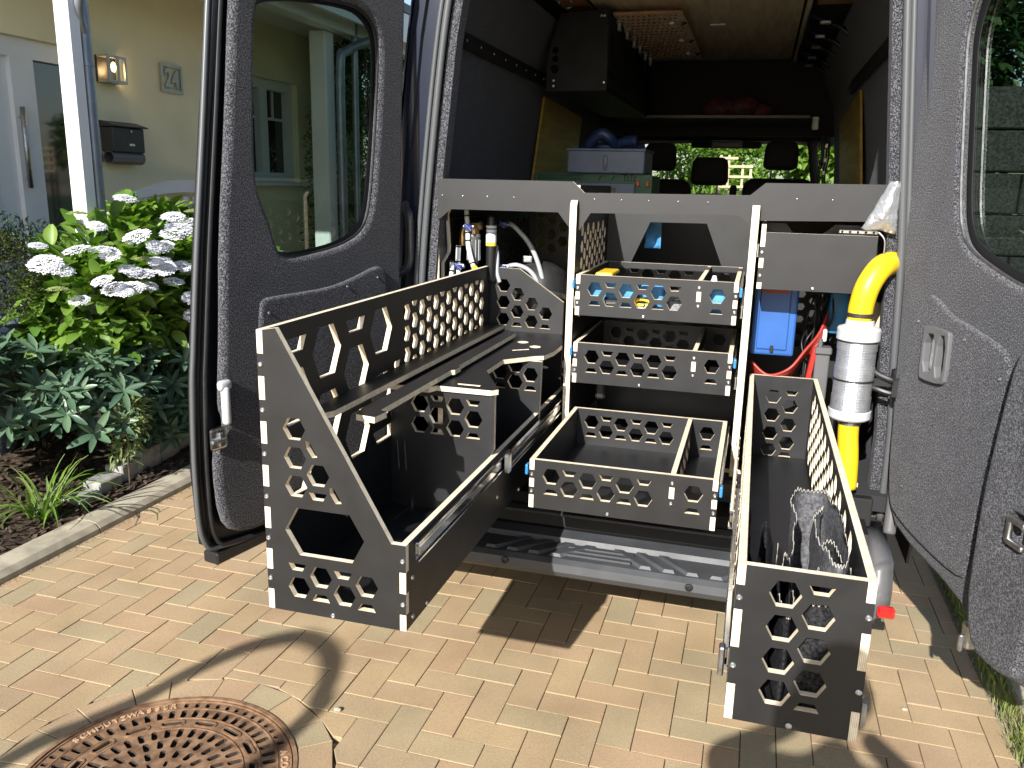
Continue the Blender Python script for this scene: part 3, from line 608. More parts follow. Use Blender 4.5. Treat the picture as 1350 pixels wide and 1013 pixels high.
# raised lower field, following the crease seen in the photograph
plate('lower_panel', chaikin([(.075, .95), (.11, .64), (.18, .58), (.56, .55), (.588, .60), (.60, .80), (.615, 1.02), (.64, 1.16), (.60, 1.215), (.50, 1.235), (.42, 1.25), (.33, 1.262), (.22, 1.31), (.185, 1.30), (.13, 1.22), (.105, 1.12)], 2), [[(.232, 1.20), (.232, 1.065), (.352, 1.075), (.352, 1.205)]], .022, 'carpet', rdo, FR, z0=-.006, bev=.010, res=3, smooth=True)
plate('latch_cover', chaikin([(.66, .43), (.86, .43), (.91, .50), (.92, 1.0), (.90, 1.28), (.80, 1.33), (.70, 1.26), (.668, 1.05), (.645, .80)], 2), [[(.78, .765), (.78, .85), (.865, .85), (.865, .765)]], .06, 'carpet', rdo, FR, z0=-.008, bev=.022, res=3, smooth=True)
bm = B()
hp = plate('pull_handle', chaikin([(.218, 1.205), (.222, 1.07), (.235, 1.055), (.350, 1.062), (.367, 1.08), (.360, 1.205), (.350, 1.222), (.228, 1.220)], 1), [chaikin([(.232, 1.195), (.238, 1.082), (.292, 1.082), (.292, 1.20)], 1), chaikin([(.305, 1.20), (.305, 1.078), (.350, 1.08), (.345, 1.205)], 1)], .026, 'plastic_grey', rdo, FR, z0=.002, bev=.004)
bm = B(); bx(bm, .225, .36, 1.06, 1.215, -.035, -.028, 0, Mx=FR); obj('handle_recess', bm, 'plastic_black', hp)
bm = B(); bx(bm, .252, .280, 1.09, 1.19, -.002, .016, .006, Mx=FR, seg=2); obj('lever', bm, 'steel_dull', hp, smooth=False)
bm = B(); bx(bm, .775, .87, .755, .855, -.01, .012, .01, Mx=FR, seg=2); lk = obj('lock_housing', bm, 'plastic_black', rdo)
bm = B(); bx(bm, .785, .85, .830, .846, .048, .064, .005, Mx=FR, seg=2); bx(bm, .785, .85, .772, .788, .048, .062, .005, Mx=FR, seg=2); bx(bm, .780, .797, .775, .843, .048, .062, .005, Mx=FR, seg=2); obj('lock_fork', bm, 'steel_dull', lk)
bm = B(); bx(bm, .628, .662, .40, .475, .0, .03, .008, Mx=FR, seg=2); bx(bm, .638, .652, .39, .44, .03, .042, .004, Mx=FR); obj('floor_bolt', bm, 'steel_dull', rdo)
for s_, z_ in ((.165, 1.22), (.20, .70), (.50, .66), (.575, .70), (.60, 1.14), (.42, 1.21)): bolt(tuple(FR @ Vector((s_, z_, .0165))), Vector(FR.col[2][:3]), rdo, .0055)
# door check hinge with buckle at right
bm = B()
lathe(bm, [(.016, -.02), (.019, -.018), (.019, .018), (.016, .02)], (.478, 2.90, 1.02), (0, 0, 1), 14)
tube(bm, [(.378, 2.90, 1.03), (.395, 2.885, 1.035), (.42, 2.87, 1.022), (.45, 2.862, 1.012), (.478, 2.862, 1.005), (.51, 2.85, 1.0)], .010, 8)
tube(bm, [(.378, 2.90, 1.03), (.374, 2.905, 1.01), (.385, 2.89, .985), (.42, 2.87, .975), (.45, 2.862, .968), (.478, 2.862, .965)], .009, 8)
bx(bm, .458, .515, 2.835, 2.862, .955, 1.02, .006); bx(bm, .40, .46, 2.868, 2.878, .985, 1.01, .002)
bx(bm, .49, .53, 2.82, 2.85, 1.03, 1.045, .004); bx(bm, .49, .53, 2.82, 2.85, .93, .945, .004)
obj('door_hinge', bm, 'plastic_black', van)
# ---------------------------------------------------------------- van interior
T = .015
def wx(z, off=0):   # half width of the lining at height z
    for (za, xa), (zb, xb) in zip(prof, prof[1:]):
        if za-1e-6 <= z <= zb+1e-6: return xa+(xb-xa)*(z-za)/(zb-za)-off
# window panels of stained plywood, set on the lining
def side_panel(sgn, quad, m, name, th=.012):
    bm = B(); a = [bm.verts.new((XC+sgn*(wx(z)-.035), y, z)) for y, z in quad]; b = [bm.verts.new((XC+sgn*(wx(z)-.035-th), y, z)) for y, z in quad]
    for i in range(4): bm.faces.new((a[i], a[(i+1) % 4], b[(i+1) % 4], b[i]))
    bm.faces.new(a); bm.faces.new(b); bmesh.ops.recalc_face_normals(bm, faces=bm.faces); return obj(name, bm, m, van)
side_panel(-1, [(4.30, 1.15), (5.35, 1.15), (5.50, 2.02), (4.50, 2.05)], 'amber_wood', 'window_panel')
side_panel(1, [(4.06, 1.15), (5.15, 1.15), (5.60, 2.0), (4.48, 2.07)], 'amber_wood', 'window_panel')
# load rails
for sgn in (-1, 1):
    bm = B(); x = XC+sgn*(wx(2.12)-.046); bx(bm, x-.008, x+.008, 3.06, 4.9, 2.095, 2.155, .003); rl = obj('load_rail', bm, 'film_matt', van)
    if sgn < 0:
        for k in range(9): bolt((x+.009, 3.2+k*.17, 2.125), (1, 0, 0), rl, .005)
# ceiling boards
bm = B(); bx(bm, -.86, .115, 3.15, 6.2, 2.452, 2.464); cb = obj('ceiling_board', bm, 'ceil_wood', van)
for x0, x1 in ((-1.02, -.88), (.175, .34)):
    bm = B(); bx(bm, x0, x1, 3.1, 4.55 if x0 < 0 else 4.45, 2.450, 2.462); obj('ceiling_board', bm, 'wood_red', van)
bm = B(); bx(bm, .128, .150, 3.1, 6.2, 2.43, 2.452, .003); obj('ceiling_trim', bm, 'perf_wood', van)
for x, y in ((-.30, 4.9), ):
    bm = B(); bx(bm, x-.04, x+.04, y-.03, y+.03, 2.445, 2.452, .002); obj('roof_light', bm, 'white', van)
for x, y in ((-.42, 4.6), (-.40, 5.4), (-.36, 5.9)): bolt((x, y, 2.451), (0, 0, -1), van, .006)
# bulkhead above the cab, overhead shelf, windscreen frame, side cab walls
bm = B(); bx(bm, XC-.80, XC+.80, 6.22, 6.27, 1.955, 2.47); obj('bulkhead', bm, 'headliner', van)
bm = B(); bx(bm, XC-.62, XC+.62, 5.75, 6.2, 2.03, 2.05, .004); sh = obj('overhead_shelf', bm, 'headliner', van)
bm = B(); bx(bm, XC-.62, XC+.62, 5.74, 5.755, 2.035, 2.06, .004); obj('shelf_lip', bm, 'plastic_black', van)
bm = B(); bx(bm, .275, .315, 5.9, 5.93, 1.98, 2.06, .006); obj('grab_handle', bm, 'white', van)
bm = B(); tube(bm, [(-1.08, 6.9, 1.76), (-1.04, 6.95, 1.90), (-.95, 7.0, 1.945), (-.60, 7.02, 1.958), (-.3, 7.02, 1.950), (.1, 7.02, 1.958), (.32, 7.0, 1.945), (.42, 6.95, 1.90), (.45, 6.9, 1.76)], .016, 8); obj('windscreen_trim', bm, 'beige_trim', van, smooth=True)
bm = B(); bx(bm, XC-.85, XC+.85, 6.98, 7.4, 1.965, 2.0); obj('cab_roof', bm, 'headliner', van)
bm = B(); bx(bm, -.56, -.03, 6.90, 6.98, 1.905, 1.955, .02, seg=3); oc = obj('overhead_console', bm, 'headliner', van)
bm = B(); bx(bm, -.40, -.17, 6.80, 6.835, 1.90, 1.955, .014, seg=3); obj('rear_view_mirror', bm, 'plastic_grey', van, smooth=False)
for s in (-1, 1):
    bm = B(); cyl(bm, (XC+s*.70, 6.95, 1.98), (XC+s*.86, 7.5, 1.2), .035); obj('screen_pillar', bm, 'headliner', van)
    bm = B(); bx(bm, XC+s*.87-.02, XC+s*.87+.02, 7.3, 7.45, .6, 1.25); obj('door_card', bm, 'headliner', van)
bm = B(); v = [bm.verts.new(p) for p in ((XC-.68, 7.05, 1.955), (XC+.68, 7.05, 1.955), (XC+.85, 7.75, 1.2), (XC-.85, 7.75, 1.2))]; bm.faces.new(v); bmesh.ops.solidify(bm, geom=bm.faces, thickness=.006); obj('windscreen', bm, 'glass_clear', van)
bm = B(); bx(bm, XC-.86, XC+.86, 7.3, 7.75, .9, 1.25, .05, seg=3); obj('dashboard', bm, 'headliner', van)
# front seats
def seat(x, w, zt, hr):
    bm = B(); bx(bm, x-w/2, x+w/2, 5.86, 6.02, .95, zt, .075, seg=4); bmesh.ops.bevel(bm, geom=[], offset=0) if False else None
    s = obj('seat', bm, 'seat_black', van, smooth=True)
    bm = B(); bx(bm, -hr/2, hr/2, -.05, .05, -.092, .092, .045, seg=4)
    for v in bm.verts: v.co.x *= 1-.10*((v.co.z+.09)/.18)
    obj('headrest', bm, 'seat_black', s, smooth=True, Mx=Matrix.Translation((x, 5.93, zt+.145)))
    for d in (-.055, .055):
        bm = B(); cyl(bm, (x+d, 5.93, zt-.02), (x+d, 5.93, zt+.09), .006, n=8); obj('headrest_post', bm, 'steel', s)
seat(-.68, .44, 1.655, .225); seat(-.345, .30, 1.565, .255); seat(.105, .46, 1.672, .225)
for x in (-.497, -.182):
    bm = B(); bx(bm, x-.022, x+.022, 5.88, 5.96, 1.30, 1.625, .018, seg=3); obj('armrest', bm, 'seat_black', van, smooth=True)
# ---------------------------------------------------------------- wall cupboard upper left and hinged perforated flap
cup = thing('wall_cabinet', 'black plywood cabinet with open pigeonholes hung high on the left wall inside the van', 'cabinet', (-.9, 4.3, 2.05))
def zrow(n, y, z, r=.014, x=0): return [hexa(x, z+i*.05, r) for i in range(n)]
plate('side_panel', [(-1.06, 2.045), (-.762, 2.05), (-.768, 2.415), (-1.0, 2.40), (-1.06, 2.20)], [[(-1.02+.016*math.cos(a), z+.016*math.sin(a)) for a in [k*PI/6 for k in range(12)]] for z in (2.235, 2.195)]+[hexa(-1.022, 2.148, .022)], T, ['film_matt', 'film_matt'], cup, FY(4.2+T))
for x, z in ((-.80, 2.385), (-.785, 2.385), (-.775, 2.085), (-1.025, 2.095), (-1.025, 2.07)): bolt((x, 4.1995, z), (0, -1, 0), cup)
hs = []
for yy in (4.36, 4.78, 5.3):
    for z in (2.30, 2.22, 2.14): hs.append([(yy+.055*math.cos(k*PI/3), z+.032*math.sin(k*PI/3)) for k in range(6)])
plate('front_panel', [(4.216, 2.065), (5.82, 2.065), (5.82, 2.41), (5.55, 2.41), (5.55, 2.28), (5.1, 2.28), (5.1, 2.41), (4.95, 2.41), (4.95, 2.36), (4.62, 2.36), (4.62, 2.41), (4.216, 2.41)], hs, T, ['film_matt', 'film_matt'], cup, FX(-.777))
plate('bottom_panel', [(-1.05, 4.216), (-.765, 4.216), (-.765, 5.82), (-1.05, 5.82)], [], T, ['film_matt', 'film_matt'], cup, FZ(2.047))
for yy in (4.70, 5.20, 5.80):
    bm = B(); bx(bm, -1.04, -.78, yy, yy+T, 2.064, 2.40); obj('divider', bm, 'film_matt', cup)
flap = thing('perforated_flap', 'pale plywood flap perforated with rows of slots hinged open under the van ceiling', 'board', (-.6, 4.8, 2.43))
hs = []
for i in range(12):
    for j in range(16):
        x = -.75+i*.026+(j % 2)*.013; y = 4.36+j*.085
        if x < -.46: hs.append([(x+.0095*math.cos(k*PI/3), y+.033*math.sin(k*PI/3)) for k in range(6)])
plate('board', [(-.765, 4.30), (-.43, 4.30), (-.43, 5.80), (-.765, 5.80)], hs, .012, ['perf_wood', 'wood_red'], flap, FZ(2.405))
for yy in (4.50, 5.02, 5.5):
    bm = B(); bx(bm, -.515, -.49, yy, yy+.05, 2.392, 2.403, .003); obj('catch', bm, 'white', flap)
    bm = B(); tube(bm, [(-.450, yy+.04, 2.40), (-.452, yy-.01, 2.385), (-.440, yy-.05, 2.383), (-.43, yy-.03, 2.39)], .006, 6); obj('hook', bm, 'plastic_black', flap, smooth=True)
for yy in (4.40, 4.66, 4.92, 5.15, 5.4, 5.65):
    bm = B(); bx(bm, -.775, -.735, yy, yy+.07, 2.385, 2.402, .004); bx(bm, -.762, -.742, yy+.02, yy+.05, 2.35, 2.39, .004); obj('hinge', bm, 'steel', flap)
# hook on the red board
bm = B(); tube(bm, [(-.985, 4.1, 2.445), (-.985, 4.1, 2.425), (-.965, 4.16, 2.415), (-.935, 4.16, 2.425), (-.935, 4.12, 2.44)], .005, 8); tag(obj('ceiling_hook', bm, 'steel_dull', smooth=True), 'small bent metal hook screwed into the reddish ceiling board', 'hook')
# strapped roll of gear on the upper right and hanging straps
rig = thing('overhead_storage_net', 'black cargo net of straps and buckles under the ceiling at upper right of van', 'cargo net', (.25, 5.0, 2.4))
for k, yy in enumerate((4.55, 4.95, 5.3, 5.7, 6.05)):
    bm = B(); tube(bm, [(.155, yy, 2.43), (.22, yy+.02, 2.40), (.30, yy-.01, 2.36), (.36, yy, 2.31)], .011, 6); obj('strap', bm, 'plastic_black', rig, smooth=True)
    bm = B(); bx(bm, .20, .25, yy-.018, yy+.0, 2.378, 2.396, .003); obj('buckle', bm, 'steel_dull' if k < 2 else 'plastic_grey', rig)
bm = B(); tube(bm, [(.155, 4.35, 2.44), (.150, 5.0, 2.40), (.15, 5.6, 2.42), (.155, 6.1, 2.42)], .008, 6); obj('strap', bm, 'plastic_black', rig, smooth=True)
bm = B(); tube(bm, [(.365, 4.35, 2.33), (.365, 5.0, 2.29), (.365, 5.6, 2.31), (.36, 6.1, 2.33)], .008, 6); obj('strap', bm, 'plastic_black', rig, smooth=True)
lamp_r = thing('cable_bundle', 'dark bundle of cables and clips down the right cab pillar', 'cables', (.42, 5.8, 1.6))
for dx in (0, .02, .035, -.012):
    bm = B(); tube(bm, [(.36+dx, 6.0, 1.95), (.37+dx, 6.02+dx, 1.80), (.355+dx, 6.0, 1.70), (.375+dx, 6.0, 1.55)], .006, 6); obj('cable', bm, 'cable_black', lamp_r, smooth=True)
for z in (1.87, 1.78, 1.70):
    bm = B(); bx(bm, .37, .39, 5.97, 5.985, z, z+.03, .003); obj('clip', bm, 'steel_dull', lamp_r)
# sleeping bag on the overhead shelf
bm = B()
for cx_, r_ in ((-.33, .085), (-.17, .095), (-.05, .06)):
    bmesh.ops.create_icosphere(bm, subdivisions=3, radius=r_, matrix=Matrix.Translation((cx_, 5.95, 2.05+r_*.75)) @ Matrix.Diagonal((1.25, 1, .8, 1)))
for v in bm.verts: v.co += Vector((0, 0, 1))*noise.noise(v.co*18)*.018
tag(obj('duffel_bag', bm, 'bag_dark', smooth=True), 'crumpled dark red and black bag lying on the shelf above the windscreen', 'bag')
# grey lidded crate, hose, green folding crates behind the cabinet
crate = thing('storage_box', 'blue grey lidded plastic box with recessed handle on top of the green crate', 'box', (-.78, 4.4, 1.66))
bm = B(); bx(bm, -.985, -.583, 4.4, 4.72, 1.662, 1.778, .006); obj('body', bm, 'crate_blue', crate)
bm = B(); bx(bm, -.99, -.578, 4.39, 4.73, 1.774, 1.786, .003); obj('lid', bm, 'crate_blue', crate)
plate('handle', chaikin([(-.798, 1.675), (-.772, 1.675), (-.772, 1.755), (-.798, 1.755)], 1), [chaikin([(-.793, 1.70), (-.777, 1.70), (-.777, 1.75), (-.793, 1.75)], 1)], .006, 'blue_dark', crate, FY(4.4005))
bm = B(); tube(bm, [(-.90, 4.5, 1.80), (-.86, 4.48, 1.84), (-.82, 4.47, 1.865), (-.78, 4.48, 1.84), (-.75, 4.52, 1.81), (-.70, 4.5, 1.825), (-.64, 4.48, 1.83)], .028, 12, 8); tube(bm, [(-.95, 4.6, 1.80), (-.85, 4.55, 1.80), (-.70, 4.56, 1.80), (-.62, 4.60, 1.80)], .024, 10)
tag(obj('hose_bundle', bm, 'blue_dark', smooth=True), 'coiled dark blue flexible hose resting on the blue grey box', 'hose')
gc = thing('folding_crate', 'green perforated folding crate with orange catches under the blue grey box', 'crate', (-.85, 4.4, 1.5))
hs = [[(x, 1.625), (x+.012, 1.625), (x+.012, 1.637), (x, 1.637)] for x in [-1.15+.018*k for k in range(14)]]+[[(x, 1.643), (x+.012, 1.643), (x+.012, 1.653), (x, 1.653)] for x in [-1.15+.018*k for k in range(14)]]
hs += [[(x, 1.622), (x+.04, 1.622), (x+.055, 1.650), (x+.015, 1.650)] for x in (-.83, -.76)]+[[(x, z), (x+.011, z), (x+.011, z+.010), (x, z+.010)] for x in [-.69+.017*k for k in range(4)] for z in (1.622, 1.637, 1.65)]
plate('front_wall', [(-1.17, 1.45), (-.545, 1.45), (-.545, 1.66), (-1.17, 1.66)], hs, .008, 'crate_green', gc, FY(4.45))
bm = B(); bx(bm, -1.17, -.545, 4.46, 4.8, 1.45, 1.655); obj('side_wall', bm, 'crate_green', gc)
bm = B(); bx(bm, -1.05, -.63, 4.42, 4.44, 1.50, 1.615, .004); obj('liner', bm, 'crate_blue', gc)
for x in (-.615, -.565):
    bm = B(); bx(bm, x-.008, x+.008, 4.425, 4.44, 1.60, 1.628, .003); obj('catch', bm, 'orange', gc)
# ================================================================ REAR CABINET
cab = thing('rear_cabinet', 'black plywood cabinet with pale edges built across the rear of the van holding the drawers', 'cabinet', (-.36, 2.96, .60))
hx = [(-1.146, 1.612), (-.640, 1.612), (-.598, 1.574), (-.035, 1.580), (.012, 1.621), (.395, 1.624), (.41, 1.508), (.01, 1.498), (-.062, 1.514), (-.022, 1.470), (-.035, 1.470), (-.068, 1.512), (-.574, 1.505), (-.612, 1.444), (-.634, 1.444), (-.690, 1.504), (-1.10, 1.502), (-1.135, 1.48), (-1.150, 1.46)]
hx = [(-1.146, 1.612), (-.640, 1.612), (-.598, 1.574), (-.035, 1.580), (.012, 1.621), (.395, 1.624), (.41, 1.508), (.004, 1.498), (.002, 1.478), (-.024, 1.478), (-.066, 1.514), (-.574, 1.505), (-.612, 1.444), (-.641, 1.444), (-.690, 1.504), (-1.10, 1.503), (-1.12, 1.488), (-1.150, 1.462)]
header = plate('header_panel', hx, [], T, PLY, cab, FY(2.975))
for x in (-1.13, -1.05, -.955, -.855): bolt((x, 2.9595, 1.552), (0, -1, 0), header, .0028)
for x in (-.56, -.465, -.37, -.27, -.17): bolt((x, 2.9595, 1.553), (0, -1, 0), header, .0028)
for x in (.115, .225): bolt((x, 2.9595, 1.572), (0, -1, 0), header, .0028)
def hexgrid(y0, y1, z0, z1, r, px=.0605, pz=.066, ysc=1, odd=0, half=True):
    o = []; n = int((y1-y0)/px)+1
    for i in range(n):
        y = y0+i*px; z = z0+((i+odd) % 2)*pz/2
        while z < z1+.001: o.append(hexa(y, z, r)); z += pz
    return o
# the two upright dividers
plate('divider_panel', [(2.93, .60), (2.93, 1.530), (2.945, 1.548), (2.958, 1.548), (2.958, 1.505), (2.976, 1.505), (2.976, 1.60), (3.62, 1.60), (3.62, .60)], hexgrid(3.05, 3.56, 1.14, 1.46, .024, .052, .060), .024, PLY, cab, FX(-.640))
plate('divider_panel', [(2.93, .60), (2.93, 1.548), (2.958, 1.548), (2.958, 1.505), (2.976, 1.505), (2.976, 1.57), (3.62, 1.57), (3.62, .60)], hexgrid(3.05, 3.56, .72, 1.46, .024, .052, .060), .024, PLY, cab, FX(-.023))
plate('end_panel', [(2.98, .60), (2.98, 1.46), (3.62, 1.46), (3.62, .60)], [], T, PLY, cab, FX(-1.165))
sf = [(-1.112, 1.50), (-1.122, 1.485), (-1.114, 1.36), (-1.116, 1.34), (-1.140, 1.30), (-1.142, .62)]
plate('side_frame', sf+[(x-.008, z) for x, z in sf[::-1]], [], T, PLY, cab, FY(3.01))
plate('inner_frame', [(-1.03, .62), (-1.045, .62), (-1.045, 1.497), (-1.03, 1.497)], [], .5, PLY, cab, FY(3.60)) if False else None
rh_ = [hexa(x, z, .024) for x, z in [(-.938, 1.471), (-.886, 1.447), (-.937, 1.413), (-.836, 1.418), (-.886, 1.383), (-.835, 1.353), (-.938, 1.347), (-.836, 1.482), (-.785, 1.447), (-.785, 1.383), (-.735, 1.418), (-.735, 1.353), (-.886, 1.32), (-.785, 1.32)]]
plate('rear_panel', [(-1.15, .62), (-.64, .62), (-.64, 1.55), (-1.15, 1.55)], rh_, T, PLY, cab, FY(3.70))
plate('pegboard', [(3.19, 1.00), (3.65, 1.00), (3.65, 1.49), (3.19, 1.49)], hexgrid(3.23, 3.62, 1.40, 1.46, .018, .055, .055)+hexgrid(3.24, 3.52, 1.28, 1.36, .010, .026, .026), .006, ['film', 'film_matt'], cab, FX(-.985))
bp_ = plate('centre_panel', [(-.614, .62), (-.025, .62), (-.025, 1.50), (-.055, 1.555), (-.57, 1.555), (-.614, 1.50)], [[(-.545, 1.20), (-.095, 1.20), (-.204, 1.458), (-.436, 1.456)]], T, PLY, cab, FY(3.595))
plate('base_panel', [(-1.16, 2.965), (.41, 2.965), (.41, 3.62), (-1.16, 3.62)], [], T, PLY, cab, FZ(.602))
plate('top_panel', [(-1.15, 2.98), (-.641, 2.98), (-.641, 3.9), (-1.15, 3.9)], [], T, PLY, cab, FZ(1.575))
plate('top_panel', [(.003, 2.98), (.40, 2.98), (.40, 3.9), (.003, 3.9)], [], T, PLY, cab, FZ(1.585))
bm = B(); bx(bm, .36, .375, 2.98, 3.62, .62, 1.5); obj('end_panel', bm, 'film', cab)
plate('rear_panel', [(.003, .62), (.42, .62), (.42, 1.5), (.003, 1.5)], hexgrid(.19, .33, 1.00, 1.24, .016, .045, .05), T, PLY, cab, FY(3.50))
bm = B(); bx(bm, -.537, -.500, 3.02, 3.05, .815, .905, .008); obj('power_socket', bm, 'plastic_black', cab)
# drawer runners seen on the dividers
def rail(parent, x0, x1, y0, y1, z, h=.045, m='steel'):
    bm = B(); xm = (x0+x1)/2
    bx(bm, x0, x1, y0, y1, z-h/2, z-h/2+.006, .0015); bx(bm, x0, x1, y0, y1, z+h/2-.006, z+h/2, .0015); bx(bm, xm-.002, xm+.002, y0, y1, z-h/2+.004, z+h/2-.004)
    return obj('runner', bm, m, parent)
for z in (1.19, .94): rail(cab, -.022-.012, -.024, 2.935, 3.5, z); rail(cab, -.6155, -.606, 2.935, 3.5, z)
rail(cab, -.6155, -.604, 2.95, 3.5, .68)
# ================================================================ DRAWERS
def bolts(parent, pts, axis=(0, -1, 0)):
    for p in pts: bolt(p, axis, parent)
def hexrow(x0, z1, n=6, p=.056):
    o = []
    for i in range(n):
        x = x0+i*p
        if i % 2 == 0: o += [hexa(x, z1-.049), trap(x, z1-.099, up=False)]
        else: o += [hexa(x, z1-.083), trap(x, z1-.033, up=True)]
    return o
def shallow_drawer(y0, z0, z1, label, depth=.61, group='shallow drawers in the middle bay'):
    x0, x1 = -.605, -.045; H_ = z1-z0
    d = thing('drawer', label, 'drawer', ((x0+x1)/2, y0, z0), group)
    tl = [(z1-.033, z1), (z1-.088, z1-.060), (z1-.20, z1-.113)]
    tl = [(a, b) for a, b in tl]; tr = tl
    xm = x0+.43*1.0
    fh = hexrow(x0+.068, z1)+[hexa(x0+.492, z1-.050), trap(x0+.492, z1-.103, up=False), [(xm-.0075, z1-.073), (xm+.0075, z1-.073), (xm+.0075, z1-.037), (xm-.0075, z1-.037)]]
    plate('front_panel', notched(x0, x1, z0, z1, T, tl, tr), fh, T, PLY, d, FY(y0+T))
    bh = hexrow(x0+.068, z1)+[hexa(x0+.492, z1-.050), trap(x0+.492, z1-.103, up=False)]
    plate('back_panel', [(x0+T, z0+T), (x1-T, z0+T), (x1-T, z1), (x0+T, z1)], bh, T, PLY, d, FY(y0+depth))
    for x in (x0, x1-T): plate('side_panel', tabbed(y0+.0008, y0+depth, z0, z1, T, tl), [], T, PLY, d, FX(x))
    plate('divider', tabbed(y0+.0008, y0+depth-T, z0+T, z1-.001, T, [(z1-.072, z1-.038)]), hexgrid(y0+.12, y0+depth-.08, z0+.05, z1-.05, .020, .05, .05), T, PLY, d, FX(xm-T/2))
    plate('bottom_panel', [(x0+T, y0+T), (x1-T, y0+T), (x1-T, y0+depth), (x0+T, y0+depth)], [], T, ['film', 'ply_edge'], d, FZ(z0+.0015))
    bolts(d, [(x0+.0075, y0-.0005, z1-.0465), (x0+.0075, y0-.0005, z1-.1005), (x1-.0075, y0-.0005, z1-.0465), (x1-.0075, y0-.0005, z1-.1005), (xm, y0-.0005, z1-.024), (xm, y0-.0005, z1-.087), (x0+.245, y0-.0005, z0+.010)])
    for s, x in ((-1, x0-.009), (1, x1+.009)):
        bm = B(); bx(bm, x-.0045, x+.0045, y0-.004, y0+.022, z1-.050, z1-.018, .003, seg=2); obj('release_clip', bm, 'blue_clip', d)
        xa, xb = (x0-.0095, x0-.001) if s < 0 else (x1+.001, x1+.0095)
        rail(d, xa, xb, y0+.024, y0+depth, z1-.034, .034)
    return d
d_top = shallow_drawer(2.915, 1.147, 1.292, 'uppermost shallow black drawer holding tools and blue pouches', .60)
d_mid = shallow_drawer(2.915, .899, 1.047, 'middle shallow black drawer, empty, with hexagon cutouts', .56)
d_bot = shallow_drawer(2.335, .632, .787, 'lowest shallow black drawer pulled furthest out above the bumper step', .655)
# contents of the top drawer
def pouch(x0, x1, y0, y1, z0, z1, m, name, label, cat):
    bm = B(); bx(bm, x0, x1, y0, y1, z0, z1, .012, seg=3); bmesh.ops.subdivide_edges(bm, edges=[e for e in bm.edges if e.calc_length() > .04], cuts=3, use_grid_fill=True)
    for v in bm.verts: v.co += Vector((1, .6, .8))*noise.noise(v.co*22)*.007
    return tag(obj(name, bm, m, smooth=True), label, cat)
pouch(-.585, -.40, 2.97, 3.10, 1.165, 1.268, 'blue_bright', 'tool_pouch', 'bright blue tool pouch at the left end of the top drawer', 'pouch')
pouch(-.385, -.30, 2.99, 3.12, 1.165, 1.262, 'blue_bright', 'tool_pouch', 'folded light blue pouch in the middle of the top drawer', 'pouch')
pouch(-.165, -.075, 2.96, 3.06, 1.165, 1.275, 'blue_bright', 'tool_pouch', 'blue pouch in the small right compartment of the top drawer', 'pouch')
pouch(-.28, -.20, 2.97, 3.05, 1.165, 1.21, 'textile_light', 'work_glove', 'pale fabric glove lying at the right of the top drawer', 'glove')
bm = B(); bx(bm, -.565, -.50, 3.06, 3.24, 1.27, 1.288, .008, seg=2); tag(obj('tool_case', bm, 'yellow', smooth=False), 'small orange yellow case peeking over the rim of the top drawer', 'case')
bm = B(); cyl(bm, (-.50, 2.955, 1.19), (-.46, 2.96, 1.19), .018, n=16); cyl(bm, (-.505, 2.95, 1.19), (-.50, 2.95, 1.19), .024, n=16); tag(obj('tape_roll', bm, 'plastic_black', smooth=False), 'round black and green fitting lying in front of the left blue pouch', 'fitting')
pl = thing('pliers', 'yellow handled pliers with steel jaws in the middle of the top drawer', 'pliers', (-.36, 2.96, 1.17))
bm = B(); tube(bm, [(-.40, 2.955, 1.205), (-.37, 2.955, 1.212), (-.33, 2.955, 1.20)], .006, 8); tube(bm, [(-.40, 2.955, 1.195), (-.37, 2.96, 1.19), (-.33, 2.955, 1.195)], .006, 8); obj('handles', bm, 'yellow', pl, smooth=True)
bm = B(); cyl(bm, (-.385, 2.952, 1.178), (-.345, 2.952, 1.182), .010, n=12); cyl(bm, (-.36, 2.952, 1.176), (-.352, 2.952, 1.19), .013, n=12); obj('jaws', bm, 'chrome', pl)
for x, m_, lb in ((-.115, 'white', 'white cap bottle neck in the right compartment of the top drawer'), ):
    b_ = thing('glue_tube', lb, 'tube', (x-.02, 3.05, 1.165)); bm = B(); lathe(bm, [(.018, 0), (.018, .09), (.012, .11), (.006, .13), (.0001, .13)], (x-.02, 3.09, 1.165), (0, 0, 1), 14); obj('body', bm, 'white', b_, smooth=True)
    bm = B(); lathe(bm, [(.0185, .06), (.0185, .085)], (x-.02, 3.09, 1.1655), (0, 0, 1), 14); obj('band', bm, 'red', b_, smooth=True)
# ---- big left drawer
LD = thing('large_drawer', 'large tall black plywood drawer with sloping front corner pulled out on the left', 'drawer', (-.85, 1.54, .63))
y0, y1, z0 = 1.54, 3.165, .63
tl = [(1.232, 1.284), (1.129, 1.182), (1.029, 1.080), (.929, .979), (.829, .880), (.729, .779), (.62, .679)]; tr = [(.72, .770), (.62, .669)]
ldf = [hexa(*c, .0275) for c in [(-.931, 1.070), (-.931, 1.004), (-.876, .969), (-.931, .938), (-.933, .693), (-.877, .726), (-.819, .691), (-.764, .722)]]
ldf += [trap(-.878, .9195, up=True), trap(-.936, .743), trap(-.822, .740), trap(-.878, .675, up=False), trap(-.765, .671, up=False)]
ldf += [[(-.904, 1.047), (-.894, 1.044), (-.876, 1.011), (-.889, 1.009), (-.902, 1.030)], [(-.849, .945), (-.838, .943), (-.820, .911), (-.835, .909), (-.848, .930)]]
ldf += [[(-.932, .887), (-.802, .887), (-.768, .830), (-.798, .774), (-.928, .774), (-.963, .831)]]
front = plate('front_panel', notched(-1.0135, -.670, z0, 1.284, T, tl, tr, top=[(-.967, 1.290), (-.704, .834)], zr=.834), ldf, T, PLY, LD, FY(y0+T))
big = []
